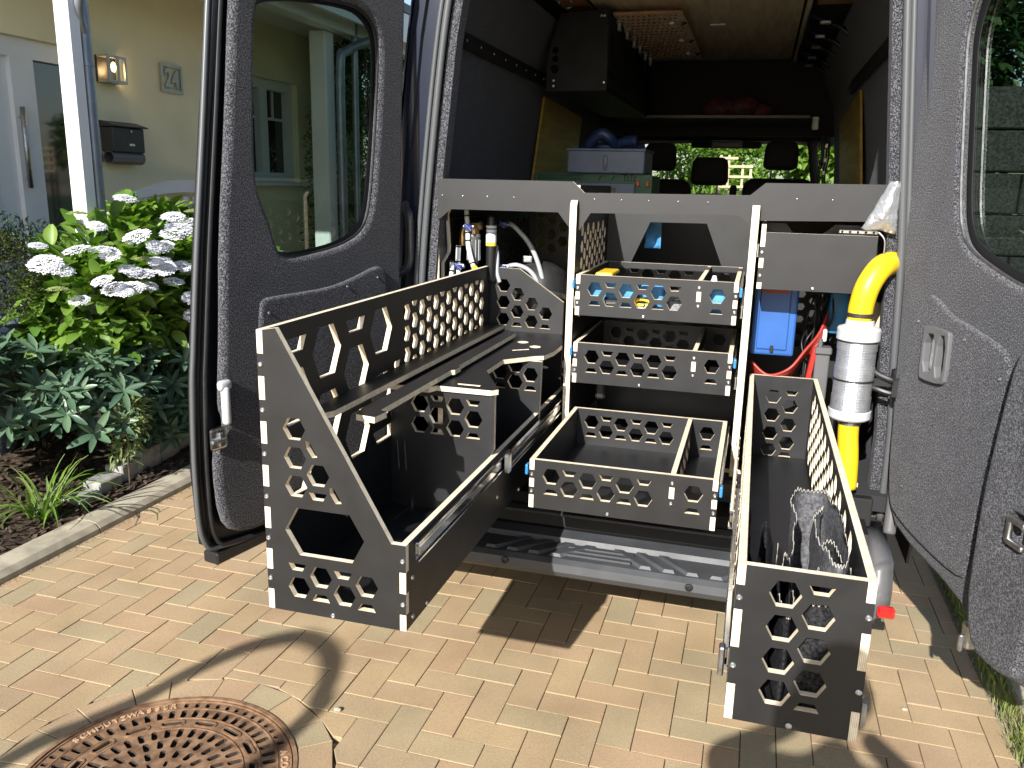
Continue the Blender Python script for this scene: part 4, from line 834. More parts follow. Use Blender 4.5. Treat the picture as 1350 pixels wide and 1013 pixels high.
for i, (yc, zc) in enumerate([(1.82, 1.187), (2.135, 1.187), (1.978, 1.107), (1.82, 1.02), (1.978, .93), (1.665, 1.107), (1.665, .93), (2.135, 1.0)]):
    big.append([(yc+.073*math.cos(a*PI/3), zc+.073*math.sin(a*PI/3)) for a in range(6)])
big += [trap(1.978, 1.228, .11, .034), trap(1.668, 1.228, .11, .034), trap(2.24, 1.062, .05, .034), [(2.20, .86), (2.10, .86), (2.07, .90), (2.20, .90)]]
dense = []
for i in range(13):
    y = 2.318+.0603*i
    if i % 2 == 0: dense += [hexa(y, z, .0268) for z in (1.214, 1.148, 1.082)]
    else: dense += [hexa(y, z, .0268) for z in (1.181, 1.115)]+[trap(y, 1.234, .042, .016, True), trap(y, 1.063, .042, .016, False)]
plate('long_wall', tabbed(y0+.0008, y1, z0, 1.284, T, tl), big+dense, T, PLY, LD, FX(-1.0135))
plate('low_wall', tabbed(y0+.0008, y1, z0, .834, T, tr), [], T, PLY, LD, FX(-.685))
bk = [hexa(*c, .0275) for c in [(-.944, 1.209), (-.886, 1.177), (-.828, 1.142), (-.771, 1.107), (-.944, 1.143), (-.887, 1.108), (-.828, 1.072), (-.944, 1.075)]]+[trap(-.888, 1.056, up=False), trap(-.772, 1.055, up=False)]
plate('back_wall', [(-.998, z0), (-.700, z0), (-.700, 1.155), (-.880, 1.276), (-.998, 1.279)], bk, T, PLY, LD, FY(y1))
plate('bottom_panel', [(-.998, y0+T), (-.686, y0+T), (-.686, y1-T), (-.998, y1-T)], [], T, PLY, LD, FZ(z0+.0015))
p1 = [hexa(*c, .0275) for c in [(-.905, .968), (-.905, .905), (-.849, .937), (-.795, .970), (-.795, .904), (-.739, .937)]]+[trap(-.850, .988), trap(-.740, .985), trap(-.850, .889, up=False), trap(-.740, .887, up=False)]
plate('partition', [(-.998, .646), (-.686, .646), (-.686, .834), (-.676, .85), (-.676, 1.014), (-.998, 1.014)], p1, T, PLY, LD, FY(2.205))
p2 = [hexa(*c, .0275) for c in [(-.812, .968), (-.757, 1.0-.005), (-.757, .937), (-.703, .966)]]+[trap(-.812, .92, up=False), trap(-.703, .918, up=False)]
plate('partition', [(-.84, .646), (-.686, .646), (-.668, .834), (-.664, 1.014), (-.84, 1.014)], p2, T, PLY, LD, FY(2.70))
plate('partition', [(2.21, .646), (2.70, .646), (2.70, 1.014), (2.21, 1.014)], [], T, PLY, LD, FX(-.855))
sh_out = [(-.990, 2.15), (-.860, 2.15), (-.848, 2.180), (-.683, 2.180), (-.668, 2.20), (-.745, 2.36), (-.775, 2.42), (-.775, 2.60), (-.70, 2.69), (-.665, 2.715), (-.650, 2.80), (-.650, 2.94), (-.705, 3.15), (-.990, 3.15)]
plate('shelf', sh_out, [[(-.735+.022*math.cos(a*PI/6), 2.86+.022*math.sin(a*PI/6)) for a in range(12)], [(-.80+.022*math.cos(a*PI/6), 2.93+.022*math.sin(a*PI/6)) for a in range(12)], [(-.80, 2.215), (-.73, 2.215), (-.73, 2.228), (-.80, 2.228)], [(-.79, 2.76), (-.74, 2.80), (-.745, 2.812), (-.795, 2.772)]], T, PLY, LD, FZ(1.015))
plate('slat', [(-.998, 1.70), (-.955, 1.70), (-.938, 1.74), (-.925, 3.10), (-.998, 3.10)], [], T, PLY, LD, FZ(1.045))
plate('slat', [(-.896, 1.80), (-.885, 1.745), (-.832, 1.735), (-.826, 1.79), (-.846, 1.80), (-.842, 2.28), (-.832, 2.29), (-.832, 2.34), (-.842, 2.35), (-.840, 2.98), (-.885, 3.02)], [], T, PLY, LD, FZ(1.040))
bolts(LD, [(-1.006, y0-.0005, z) for z in (1.208, 1.106, 1.005, .905, .805, .706)]+[(-.6775, y0-.0005, .797), (-.6775, y0-.0005, .694), (-.849, y0-.0005, .6375)])
bolts(LD, [(-.6698, y, z) for y, z in ((1.5475+.03, .745-.0), (1.66, .642), (2.40, .642), (2.20, .68), (1.5475, .645))][0:0]+[(-.6698, 1.575, .745), (-.6698, 1.575, .650), (-.6698, 1.66, .640), (-.6698, 2.45, .640), (-.6698, 2.212, .70), (-.6698, 2.212, .80)], (1, 0, 0))
def slide(parent, x, y0, y1, z, sgn, h=.046, name='slide_rail'):
    bm = B(); a, b = sorted((x, x+sgn*.013))
    bx(bm, a, b, y0, y1, z+h/2-.005, z+h/2, .002); bx(bm, a, b, y0, y1, z-h/2, z-h/2+.005, .002); xi = (x, x+sgn*.003); bx(bm, min(xi), max(xi), y0+.002, y1, z-h/2+.004, z+h/2-.004)
    bx(bm, x+sgn*.003 if sgn > 0 else x+sgn*.010, x+sgn*.010 if sgn > 0 else x+sgn*.003, y0+.01, y1, z-.012, z+.012, .003)
    return obj(name, bm, 'chrome', parent)
slide(LD, -.6695, 1.585, 2.30, .800, 1); s2 = slide(LD, -.655, 2.24, 3.1, .800, 1, .052)
bm = B(); bx(bm, -.655, -.638, 2.225, 2.25, .772, .830, .003); obj('slide_end', bm, 'steel', LD)
for yy, zz in ((2.3, .70), (2.36, .70), (1.9, .72)): bolt((-.9978, yy, zz), (1, 0, 0), LD)
# ---- narrow right drawer
RD = thing('narrow_drawer', 'long narrow black plywood drawer pulled out on the right with dark textiles inside', 'drawer', (.135, 1.445, .63))
y0, y1, z1 = 1.445, 3.10, .945
tl = [(.932, .945), (.78, .856), (.62, .704)]; tl = [(.905, .945), (.780, .856), (.62, .704)]; tr = [(.905, .945), (.773, .846), (.62, .690)]
rh = [hexa(*c, .0285) for c in [(.104, .898), (.163, .863), (.104, .831), (.162, .796), (.103, .765), (.162, .730), (.103, .700)]]+[trap(.164, .914), trap(.161, .681, up=False)]
plate('front_panel', notched(.018, .252, z0, z1, T, tl, tr), rh, T, PLY, RD, FY(y0+T))
plate('side_wall', tabbed(y0+.0008, y1, z0, z1, T, tl), hexgrid(1.75, 3.0, .70, .90, .0268, .0603, .066), T, PLY, RD, FX(.018))
plate('side_wall', tabbed(y0+.0008, y1, z0, z1, T, tr), hexgrid(1.72, 3.0, .70, .90, .0268, .0603, .066), T, PLY, RD, FX(.237))
rb = [hexa(*c, .0275) for c in [(.107, .870), (.167, .837), (.107, .801), (.167, .768), (.107, .732), (.167, .699), (.107, .668)]]+[trap(.169, .887), trap(.165, .655, up=False)]
plate('back_wall', [(.033, z0), (.237, z0), (.237, z1), (.033, z1)], rb, T, PLY, RD, FY(y1))
plate('bottom_panel', [(.033, y0+T), (.237, y0+T), (.237, y1-T), (.033, y1-T)], [], T, PLY, RD, FZ(z0+.0015))
bolts(RD, [(.0255, y0-.0005, .880), (.0255, y0-.0005, .742), (.2445, y0-.0005, .877), (.2445, y0-.0005, .731), (.134, y0-.0005, .638)])
bolts(RD, [(.2522, 1.60, .80), (.2522, 1.60, .70), (.2522, 1.48, .83)], (1, 0, 0))
slide(RD, .0175, 1.50, 2.40, .725, -1); slide(RD, .005, 2.2, 3.1, .725, -1, .052)
slide(RD, .2525, 1.50, 3.0, .665, 1)
for x in (.004, .262):
    bm = B(); bx(bm, x-.006, x+.006, 1.475, 1.50, .695 if x < .1 else .64, .755 if x < .1 else .69, .003); obj('slide_end', bm, 'steel_dull', RD)
# ---- box above the inverter, right bay
UB = thing('upper_drawer', 'plain black closed drawer box in the right bay below the header panel', 'drawer', (.2, 2.94, 1.27), None)
tl = [(1.415, 1.465), (1.345, 1.378), (1.26, 1.297)]
plate('front_panel', notched(.012, .372, 1.275, 1.462, T, tl, []), [], T, PLY, UB, FY(2.94))
plate('side_panel', tabbed(2.926, 3.45, 1.275, 1.462, T, tl, topfn=[(2.99, 1.49), (3.45, 1.49)]), [], T, PLY, UB, FX(.012))
plate('side_panel', tabbed(2.941, 3.45, 1.275, 1.44, T, []), [], T, PLY, UB, FX(.357))
plate('bottom_panel', [(.027, 2.941), (.357, 2.941), (.357, 3.45), (.027, 3.45)], [], T, PLY, UB, FZ(1.2765))
plate('back_panel', [(.03, 1.29), (.357, 1.29), (.357, 1.49), (.25, 1.49), (.21, 1.455), (.12, 1.455), (.09, 1.49), (.03, 1.49)], [], T, PLY, UB, FY(3.05))
bolts(UB, [(.0195, 2.9245, 1.397), (.0195, 2.9245, 1.320), (.19, 2.9245, 1.285)])
rail(UB, .0005, .011, 2.95, 3.45, 1.40)
bk_ = thing('drawer_stay', 'bright slotted steel angle above the right end of the upper drawer box', 'bracket', (.36, 2.95, 1.48))
bm = B(); bx(bm, .255, .375, 2.955, 2.985, 1.466, 1.478, .002); obj('angle', bm, 'steel', bk_)
for k in range(5):
    bm = B(); cyl(bm, (.265+k*.024, 2.9545, 1.472), (.265+k*.024, 2.953, 1.472), .004, n=8); obj('hole', bm, 'black_void', bk_)
bm = B(); tube(bm, [(.372, 2.93, 1.475), (.392, 2.925, 1.45), (.394, 2.925, 1.40), (.390, 2.925, 1.36)], .0035, 6); obj('wire', bm, 'steel', bk_, smooth=True)
# ================================================================ plumbing in the left bay
wf = thing('water_filter', 'brass elbow and grey ribbed filter bowl on the left of the cabinet opening', 'filter', (-1.07, 3.12, 1.2))
bm = B(); tube(bm, [(-1.105, 3.12, 1.36), (-1.105, 3.12, 1.41), (-1.09, 3.12, 1.435), (-1.06, 3.12, 1.44), (-1.035, 3.12, 1.44)], .013, 12); cyl(bm, (-1.085, 3.12, 1.435), (-1.07, 3.12, 1.437), .020, n=8); cyl(bm, (-1.06, 3.12, 1.44), (-1.06, 3.12, 1.40), .022, n=12); cyl(bm, (-1.038, 3.12, 1.44), (-1.025, 3.12, 1.44), .018, n=8); obj('elbow', bm, 'brass', wf, smooth=False)
bm = B(); lathe(bm, [(.0001, 1.29), (.018, 1.29), (.022, 1.30), (.024, 1.39), (.026, 1.392), (.026, 1.405), (.01, 1.41)], (-1.06, 3.12, 0), n=20); cyl(bm, (-1.06, 3.12, 1.25), (-1.06, 3.12, 1.29), .009, n=8); obj('bowl', bm, 'plastic_grey', wf, smooth=True)
for k in range(10):
    bm = B(); a = 2*PI*k/10; bx(bm, -.0015, .0015, .0235, .0265, 1.305, 1.385, 0, Mx=Matrix.Translation((-1.06, 3.12, 0)) @ Matrix.Rotation(a, 4, 'Z')); obj('rib', bm, 'grey_hose', wf)
def hose(name, pts, r, m, label, clips=()):
    t = thing(name, label, 'hose', pts[0]); bm = B(); tube(bm, pts, r, 12); obj('hose_body', bm, m, t, smooth=True)
    P = smooth_path(pts, 8)
    for c in clips:
        i = int(c*(len(P)-2)); d = (P[i+1]-P[i]).normalized(); bm = B(); cyl(bm, P[i]-d*.003, P[i]+d*.003, r*1.16, n=12); obj('clamp', bm, 'cable_black', t)
    return t
wh = hose('water_hose', [(-1.085, 3.10, 1.50), (-1.075, 3.09, 1.42), (-1.068, 3.08, 1.36), (-1.045, 3.06, 1.30), (-1.035, 3.05, 1.285)], .0095, 'white_hose', 'white water hose hanging beside the brass filter with black clamps', (.12, .3, .45, .82))
hose('water_hose', [(-1.112, 3.09, 1.36), (-1.11, 3.08, 1.30), (-1.105, 3.08, 1.20), (-1.10, 3.08, 1.10)], .010, 'white_hose', 'white water hose running straight down under the brass elbow', (.05, .35, .6))
hose('water_hose', [(-1.125, 3.06, 1.30), (-1.13, 3.05, 1.22), (-1.14, 3.05, 1.12)], .010, 'white_hose', 'leftmost white water hose beside the edge of the cabinet frame', (.05, .3))
hose('water_hose', [(-1.055, 3.09, 1.25), (-1.06, 3.08, 1.18), (-1.06, 3.08, 1.08)], .010, 'white_hose', 'short white water hose below the grey filter bowl', (.1, ))
hose('drain_hose', [(-.99, 3.24, 1.43), (-.955, 3.24, 1.445), (-.915, 3.24, 1.42), (-.865, 3.24, 1.365), (-.828, 3.24, 1.29), (-.806, 3.24, 1.205), (-.806, 3.24, 1.10), (-.83, 3.24, 1.02)], .0095, 'grey_hose', 'long grey hose looping in an arc across the left bay', (.1,))
hose('drain_hose', [(-.955, 3.21, 1.275), (-.91, 3.21, 1.285), (-.86, 3.22, 1.265), (-.826, 3.22, 1.22), (-.812, 3.22, 1.13)], .009, 'grey_hose', 'shorter grey hose joining the blue valve above the black pump', (.06,))
hose('drain_hose', [(-.985, 3.17, 1.36), (-.975, 3.16, 1.32), (-.972, 3.15, 1.26), (-.96, 3.15, 1.22)], .008, 'grey_hose', 'small grey hose dropping beside the inner frame edge', ())
for p, lb in (((-1.065, 3.07, 1.435), 'blue valve lever on the white hose next to the brass elbow'), ((-.962, 3.19, 1.445), 'blue valve lever at the top of the long grey hose'), ((-.958, 3.19, 1.278), 'blue valve lever at the end of the shorter grey hose'), ((-1.10, 3.06, 1.285), 'blue valve lever between the lower white hoses')):
    t = thing('valve', lb, 'valve', p); bm = B(); bx(bm, p[0]-.017, p[0]+.017, p[1]-.012, p[1]-.004, p[2]-.007, p[2]+.007, .003); cyl(bm, (p[0]-.013, p[1]-.008, p[2]+.01), (p[0]+.013, p[1]-.008, p[2]-.014), .005, n=8); obj('lever', bm, 'valve_blue', t)
    bm = B(); cyl(bm, (p[0]-.02, p[1]+.005, p[2]), (p[0]+.02, p[1]+.005, p[2]), .010, n=8); cyl(bm, (p[0], p[1]-.006, p[2]), (p[0], p[1]+.006, p[2]), .007, n=8); obj('body', bm, 'steel', t)
can = thing('canister', 'dark canister with white and yellow label fixed in the left bay', 'canister', (-.995, 3.14, 1.25))
bm = B(); lathe(bm, [(.0001, 1.22), (.018, 1.22), (.020, 1.23), (.020, 1.47), (.018, 1.48), (.0001, 1.48)], (-.995, 3.14, 0), n=20); obj('body', bm, 'cable_black', can, smooth=True)
bm = B(); lathe(bm, [(.0208, 1.372), (.0208, 1.44)], (-.995, 3.14, 0), n=24); obj('label_paper', bm, 'white', can, smooth=True)
bm = B(); lathe(bm, [(.0212, 1.362), (.0212, 1.376)], (-.995, 3.14, 0), n=24); obj('label_band', bm, 'yellow_label', can, smooth=True)
bm = B(); lathe(bm, [(.0212, 1.41), (.0212, 1.413)], (-.995, 3.14, 0), n=24); lathe(bm, [(.0212, 1.425), (.0212, 1.430)], (-.995, 3.14, 0), n=24); obj('label_lines', bm, 'blue_box', can, smooth=True)
bm = B(); cyl(bm, (-1.032, 3.05, 1.282), (-1.022, 3.03, 1.278), .012, n=12); obj('end_cap', bm, 'yellow', wh)
pump = thing('pressure_tank', 'black rounded pressure tank with pale label behind the large drawer', 'tank', (-.83, 3.3, 1.1))
bm = B(); lathe(bm, [(.0001, -.10), (.06, -.10), (.10, -.07), (.115, -.03), (.117, .03), (.115, .05), (.10, .11), (.05, .14), (.0001, .14)], (-.84, 3.32, 1.15), (0, .3, 1), 28); obj('body', bm, 'rubber', pump, smooth=True)
bm = B(); lathe(bm, [(.119, -.01), (.1195, .0), (.119, .01)], (-.84, 3.32, 1.15), (0, .3, 1), 28); obj('seam', bm, 'steel_dull', pump, smooth=True)
bm = B(); bx(bm, -.935, -.88, 3.19, 3.195, 1.225, 1.262, .002); obj('paper_label', bm, 'white', pump)
tp = thing('wrapped_fitting', 'small fitting wrapped in clear film above the black tank', 'fitting', (-.885, 3.3, 1.30)); bm = B(); bx(bm, -.905, -.865, 3.28, 3.31, 1.288, 1.318, .006, seg=2); obj('wrap', bm, 'steel_dull', tp)
cb_ = thing('control_box', 'dark blue wall box at the far left edge of the cabinet bay', 'box', (-1.2, 3.03, 1.35))
bm = B(); bx(bm, -1.195, -1.16, 3.02, 3.08, 1.34, 1.415, .004); bx(bm, -1.19, -1.165, 3.015, 3.02, 1.35, 1.405, .003); obj('body', bm, 'crate_blue', cb_); bm = B(); bx(bm, -1.195, -1.155, 3.02, 3.08, 1.425, 1.475, .004); obj('cover', bm, 'blue_dark', cb_); 
# blue cloth and white sheet behind the centre panel
bm = B(); bx(bm, -.47, -.40, 3.70, 3.705, 1.34, 1.47, 0); bmesh.ops.subdivide_edges(bm, edges=bm.edges[:], cuts=6, use_grid_fill=True)
for v in bm.verts: v.co.y += noise.noise(v.co*20)*.03
tag(obj('hanging_bag', bm, 'blue_bright', smooth=True), 'light blue plastic bag hanging behind the centre cabinet panel', 'bag')
bm = B(); bx(bm, -1.0, .4, 5.2, 5.22, .62, 1.5); tag(obj('inner_box', bm, 'film'), 'dark storage box front deep behind the centre panel opening', 'box')
bm = B(); bx(bm, -.275, -.20, 5.1, 5.11, 1.34, 1.37, .003); tag(obj('label_holder', bm, 'plastic_grey'), 'small grey plate on the dark box behind the centre panel', 'plate')
# ================================================================ right bay
inv = thing('inverter', 'blue metal inverter box mounted upright in the right bay', 'inverter', (.085, 3.12, 1.02))
bm = B(); bx(bm, -.002+.012, .160, 3.10, 3.20, 1.018, 1.27, .008, seg=2); obj('housing', bm, 'blue_box', inv)
bm = B(); bx(bm, .030, .135, 3.094, 3.10, 1.04, 1.262, .004, seg=2); obj('cover_plate', bm, 'blue_box', inv)
bm = B(); bx(bm, .035, .125, 3.0925, 3.0945, 1.243, 1.256); obj('display_strip', bm, 'cable_red', inv)
bm = B(); bx(bm, .078, .090, 3.0925, 3.0945, 1.03, 1.055, .002); obj('keyhole', bm, 'plastic_black', inv)
def cable(pts, r, m, label, name='cable'):
    bm = B(); tube(bm, pts, r, 8); return tag(obj(name, bm, m, smooth=True), label, 'cable')
random.seed(5)
rc = thing('red_cables', 'bundle of red battery cables sagging below the blue inverter', 'cables', (.1, 3.1, .95))
for k in range(6):
    d = k*.012; bm = B(); tube(bm, [(.02, 3.12+d, .985-d*.7), (.08, 3.10+d, .945-d), (.15, 3.09+d, .975-d*.8), (.20, 3.12+d, 1.04-d*.5), (.245, 3.16, 1.10-d), (.27, 3.2, 1.17-d)], .0055, 8); obj('cable', bm, 'cable_red', rc, smooth=True)
bc = thing('black_cables', 'tangle of black cables between inverter and silver duct', 'cables', (.24, 3.1, .95))
for k in range(9):
    x = .19+random.uniform(0, .09); pts = [(x+random.uniform(-.012, .012)*j*.6, 3.22+random.uniform(-.02, .05), .80+j*.085) for j in range(6)]; bm = B(); tube(bm, pts, .0035, 6); obj('cable', bm, 'cable_black', bc, smooth=True)
bt = thing('fuse_block', 'red and grey battery switch block standing beside the silver duct', 'fuse block', (.22, 3.05, .86))
bm = B(); bx(bm, .208, .226, 3.13, 3.17, .86, 1.055, .003, Mx=Matrix.Translation((.2, 0, .9)) @ Matrix.Rotation(.12, 4, 'Y') @ Matrix.Translation((-.2, 0, -.9))); obj('red_bar', bm, 'red', bt)
bm = B(); bx(bm, .238, .288, 3.13, 3.17, .86, 1.04, .006, seg=2); bx(bm, .234, .292, 3.12, 3.18, 1.03, 1.055, .004); cyl(bm, (.251, 3.13, 1.055), (.251, 3.13, 1.085), .008, n=8); obj('housing', bm, 'plastic_grey', bt)
jug = thing('water_bottle', 'clear blue plastic canister with white cap behind the yellow hose', 'canister', (.30, 3.3, 1.1)); 
bm = B(); bx(bm, .275, .345, 3.22, 3.32, 1.09, 1.25, .015, seg=3); obj('body', bm, 'blue_bright', jug, smooth=True); bm = B(); bx(bm, .258, .272, 3.16, 3.2, 1.07, 1.115, .004); obj('tap', bm, 'white', jug)
bm = B(); bx(bm, .405, .435, 3.10, 3.12, 1.03, 1.23, .002); tag(obj('wood_batten', bm, 'perf_wood'), 'pale wooden batten upright behind the yellow hose', 'batten')
yh = thing('yellow_hose', 'bright yellow flexible hose bend entering the top of the silver duct', 'hose', (.36, 3.0, 1.2))
bm = B(); tube(bm, [(.341, 2.885, 1.19), (.342, 2.882, 1.245), (.355, 2.885, 1.308), (.388, 2.915, 1.362), (.432, 2.98, 1.376), (.50, 3.05, 1.37)], .0385, 20, 8); obj('hose_body', bm, 'yellow', yh, smooth=True)
bm = B(); lathe(bm, [(.0405, 0), (.0418, .001), (.0418, .013), (.0405, .014)], (.3415, 2.885, 1.2065), n=28); obj('clamp', bm, 'dark_steel', yh)
yh2 = thing('yellow_hose', 'straight yellow hose leaving the bottom of the silver duct', 'hose', (.34, 3.0, .7))
bm = B(); tube(bm, [(.346, 2.875, .87), (.348, 2.875, .81), (.356, 2.87, .733), (.361, 2.865, .63)], .033, 20, 6); obj('hose_body', bm, 'yellow', yh2, smooth=True)
bm = B(); lathe(bm, [(.0345, 0), (.036, .001), (.036, .012), (.0345, .013)], (.3465, 2.875, .85), n=28); obj('clamp', bm, 'steel_dull', yh2)
du = thing('silver_duct', 'silver ribbed aluminium silencer duct standing upright between yellow hoses', 'duct', (.355, 2.985, .84))
bm = B(); prf = []; h = 0
z = .893
while z < 1.144:
    big_ = .0625 if int((z-.893)/.052) % 2 == 0 else .0606
    prf += [(big_, z), (big_-.0016, z+.0032)]; z += .0052
lathe(bm, prf, (.3435, 2.88, 0), n=40); obj('sleeve', bm, 'duct', du, smooth=False)
bm = B(); lathe(bm, [(.039, 1.198), (.043, 1.196), (.045, 1.18), (.064, 1.173), (.067, 1.168), (.067, 1.135), (.064, 1.132)], (.3435, 2.88, 0), n=40); obj('end_cap', bm, 'duct_cap', du, smooth=False)
bm = B(); lathe(bm, [(.064, .902), (.067, .899), (.067, .875), (.062, .869), (.044, .865), (.0345, .863)], (.3435, 2.88, 0), n=40); obj('end_cap', bm, 'duct_cap', du, smooth=False)
for z in (1.128, 1.0):
    bm = B(); lathe(bm, [(.0626, 0), (.0642, .0006), (.0642, .0042), (.0626, .005)], (.3435, 2.88, z), n=40); obj('band', bm, 'plastic_black', du)
# foil packet hooked on the header panel
bm = B(); V = []; NN = 14
for i in range(NN+1):
    r = []
    for j in range(NN+1):
        u, v = i/NN, j/NN; xl = .318+.072*v; xr = .425-.005*v; x = xl+(xr-xl)*u; z = 1.485+.150*v-.012*u*(1-v)
        b_ = math.sin(PI*u)*math.sin(PI*min(1, v*1.0))**.6*.028; r.append(bm.verts.new((x, 2.935-b_+noise.noise(Vector((x*40, z*40, 0)))*.009, z+noise.noise(Vector((x*25, z*25, 5)))*.006)))
    V.append(r)
for i in range(NN):
    for j in range(NN): bm.faces.new((V[i][j], V[i+1][j], V[i+1][j+1], V[i][j+1]))
bmesh.ops.solidify(bm, geom=bm.faces, thickness=.014); tag(obj('foil_bag', bm, 'foil', smooth=True), 'crumpled silver foil bag leaning on the right end of the header panel', 'bag')
# ================================================================ textiles in the narrow drawer
def fold(name, path, z0, z1, th, m, label, thread=True, amp=.004, sc=14):
    P = smooth_path([(x, y, 0) for x, y in path], 8); bm = B(); n = 16; V = []
    for i, p in enumerate(P):
        r = []
        for j in range(n+1):
            v = j/n; q = Vector((p.x, p.y, z0+(z1-z0)*v+noise.noise(Vector((p.x*20, p.y*20, 1)))*.018*v)); q += Vector((noise.noise(q*sc), noise.noise(q*sc+Vector((9, 0, 0))), 0))*amp*(.6+.8*v); r.append(bm.verts.new(q))
        V.append(r)
    for i in range(len(P)-1):
        for j in range(n): bm.faces.new((V[i][j], V[i+1][j], V[i+1][j+1], V[i][j+1]))
    top = [r[-1].co.copy() for r in V]; ribs = [[r[j].co.copy() for r in V] for j in (4, 9)]
    bmesh.ops.solidify(bm, geom=bm.faces, thickness=th); t = thing(name, label, 'textile', (path[0][0], path[0][1], z0)); obj('cloth', bm, m, t, smooth=True)
    if thread:
        bm = B(); vs = []
        for i in range(0, len(top)-1): 
            a = top[i]; 
            if i % 2 == 0: cyl(bm, a+Vector((0, 0, .001)), top[i+1]+Vector((0, 0, -.008)), .0007, n=5)
            else: cyl(bm, a+Vector((0, 0, -.008)), top[i+1]+Vector((0, 0, .001)), .0007, n=5)
        obj('stitching', bm, 'thread', t)
    return t
fold('folded_mat', [(.040, 2.02), (.041, 1.85), (.043, 1.66), (.050, 1.55), (.064, 1.50), (.080, 1.54), (.088, 1.66), (.086, 1.80), (.076, 1.85), (.066, 1.80), (.062, 1.68), (.068, 1.58)], .65, .872, .006, 'textile', 'black ribbed mat rolled upright at the left of the narrow drawer', False)
fold('folded_mat', [(.100, 1.80), (.097, 1.64), (.102, 1.53), (.113, 1.48), (.124, 1.52), (.126, 1.64), (.116, 1.74), (.108, 1.66)], .65, .845, .006, 'textile', 'smaller black ribbed roll in the middle of the narrow drawer', True)
fold('woollen_cloth', [(.120, 1.56), (.128, 1.70), (.126, 1.84), (.140, 1.93), (.168, 1.95), (.200, 1.93), (.220, 1.86), (.226, 1.74), (.222, 1.62), (.205, 1.56), (.180, 1.60), (.168, 1.70), (.172, 1.82), (.190, 1.86)], .65, .925, .007, 'textile_light', 'pale grey woollen cloth with frayed top standing in the narrow drawer', True, .007)
fold('woollen_cloth', [(.132, 1.49), (.150, 1.475), (.19, 1.470), (.222, 1.48), (.229, 1.56), (.226, 1.68), (.21, 1.76), (.185, 1.74), (.17, 1.62), (.150, 1.54)], .65, .878, .008, 'textile', 'dark grey ribbed cloth with pale stitched hem in front of the pale one', True, .005)
# ================================================================ plants
def leaf_mesh(name, L_, W_, curl, m, seg=4, fold_=.15, tip=.9):
    v = []; f = []
    for i in range(seg+1):
        t = i/seg; w = W_*math.sin(PI*min(1, max(0, t*tip+.04)))**.8*.5; x = L_*t; z = -curl*L_*t*t
        v += [(x, -w, z+w*fold_*2), (x, 0, z), (x, w, z+w*fold_*2)]
    for i in range(seg):
        for k in range(2): a = i*3+k; f.append([a, a+3, a+4, a+1])
    return v, f
def instance_leaf(protos, parent, p, d, up=Vector((0, 0, 1)), s=1, name='leaf'):
    d = d.normalized(); y = up.cross(d)
    if y.length < .05: y = Vector((0, 1, 0)).cross(d)
    y.normalize(); z = d.cross(y); mx = Matrix(((d.x*s, y.x*s, z.x*s, p.x), (d.y*s, y.y*s, z.y*s, p.y), (d.z*s, y.z*s, z.z*s, p.z), (0, 0, 0, 1)))
    return link(bpy.data.objects.new(name, random.choice(protos)), parent, None, mx)
def bake(v, f, mx, V, F):
    b0 = len(V); V += [tuple(mx @ Vector(q)) for q in v]; F += [[b0+i for i in q] for q in f]
def mx_of(p, d, up, s, roll=0):
    d = d.normalized(); y = up.cross(d)
    if y.length < .05: y = Vector((0, 1, 0)).cross(d)
    y.normalize(); z = d.cross(y); return Matrix(((d.x*s, y.x*s, z.x*s, p.x), (d.y*s, y.y*s, z.y*s, p.y), (d.z*s, y.z*s, z.z*s, p.z), (0, 0, 0, 1)))
def rdir(): 
    v = Vector((random.gauss(0, 1), random.gauss(0, 1), random.gauss(0, 1))); return v.normalized()
def mk(name, vf, m): me = bpy.data.meshes.new(name); me.from_pydata(vf[0], [], vf[1]); me.materials.append(M[m]); me.polygons.foreach_set('use_smooth', [True]*len(me.polygons)); return me
def leaves(plant, items, vfs, m, nmax=300, name='leaf'):
    """items: (p, d, up, s); nearest nmax become objects, the rest one stuff part"""
    items.sort(key=lambda q: q[0].y*.9-q[0].x*.35-q[0].z*.15); protos = [mk(name, q, m) for q in vfs]
    for p, d, up, s in items[:nmax]: link(bpy.data.objects.new(name, random.choice(protos)), plant, None, mx_of(p, d, up, s))
    V, F = [], []
    for p, d, up, s in items[nmax:]: q = random.choice(vfs); bake(q[0], q[1], mx_of(p, d, up, s), V, F)
    if V: obj('foliage', (V, F), m, plant, 'stuff', smooth=True)
# hydrangea ---------------------------------------------------------
random.seed(11)
hy = thing('hydrangea', 'large hydrangea bush with flat white flower heads in front of the house wall', 'shrub', (-3.55, 4.4, .12))
hl = [leaf_mesh('l', .125, .078, c, 'x', 4, f_) for c, f_ in ((.25, .2), (.45, .12), (.1, .3))]
items = []
def ell(c, r, n, lo=.72):
    o = []
    for _ in range(n):
        d = rdir(); 
        if d.z < -.55: d.z = abs(d.z)
        k = random.uniform(lo, 1.03)*(1+noise.noise(d*2.3)*.16); o.append((Vector((c[0]+d.x*r[0]*k, c[1]+d.y*r[1]*k, c[2]+d.z*r[2]*k)), d))
    return o
hyd = [((-3.40, 3.72, .80), (.30, .42, .34)), ((-3.55, 4.05, .88), (.40, .60, .46)), ((-3.50, 4.65, .82), (.42, .55, .52)), ((-3.35, 4.35, .58), (.36, .60, .45)), ((-3.75, 4.5, 1.0), (.35, .5, .42)), ((-3.25, 4.8, .62), (.25, .35, .40))]
for c, r in hyd:
    for p, d in ell(c, r, 560):
        dd = (d+rdir()*.75+Vector((0, 0, -.15))).normalized(); items.append((p, dd, Vector((0, 0, 1))+rdir()*.35, random.uniform(.6, 1.15)))
leaves(hy, items, hl, 'leaf_hydrangea')
V, F = [], []
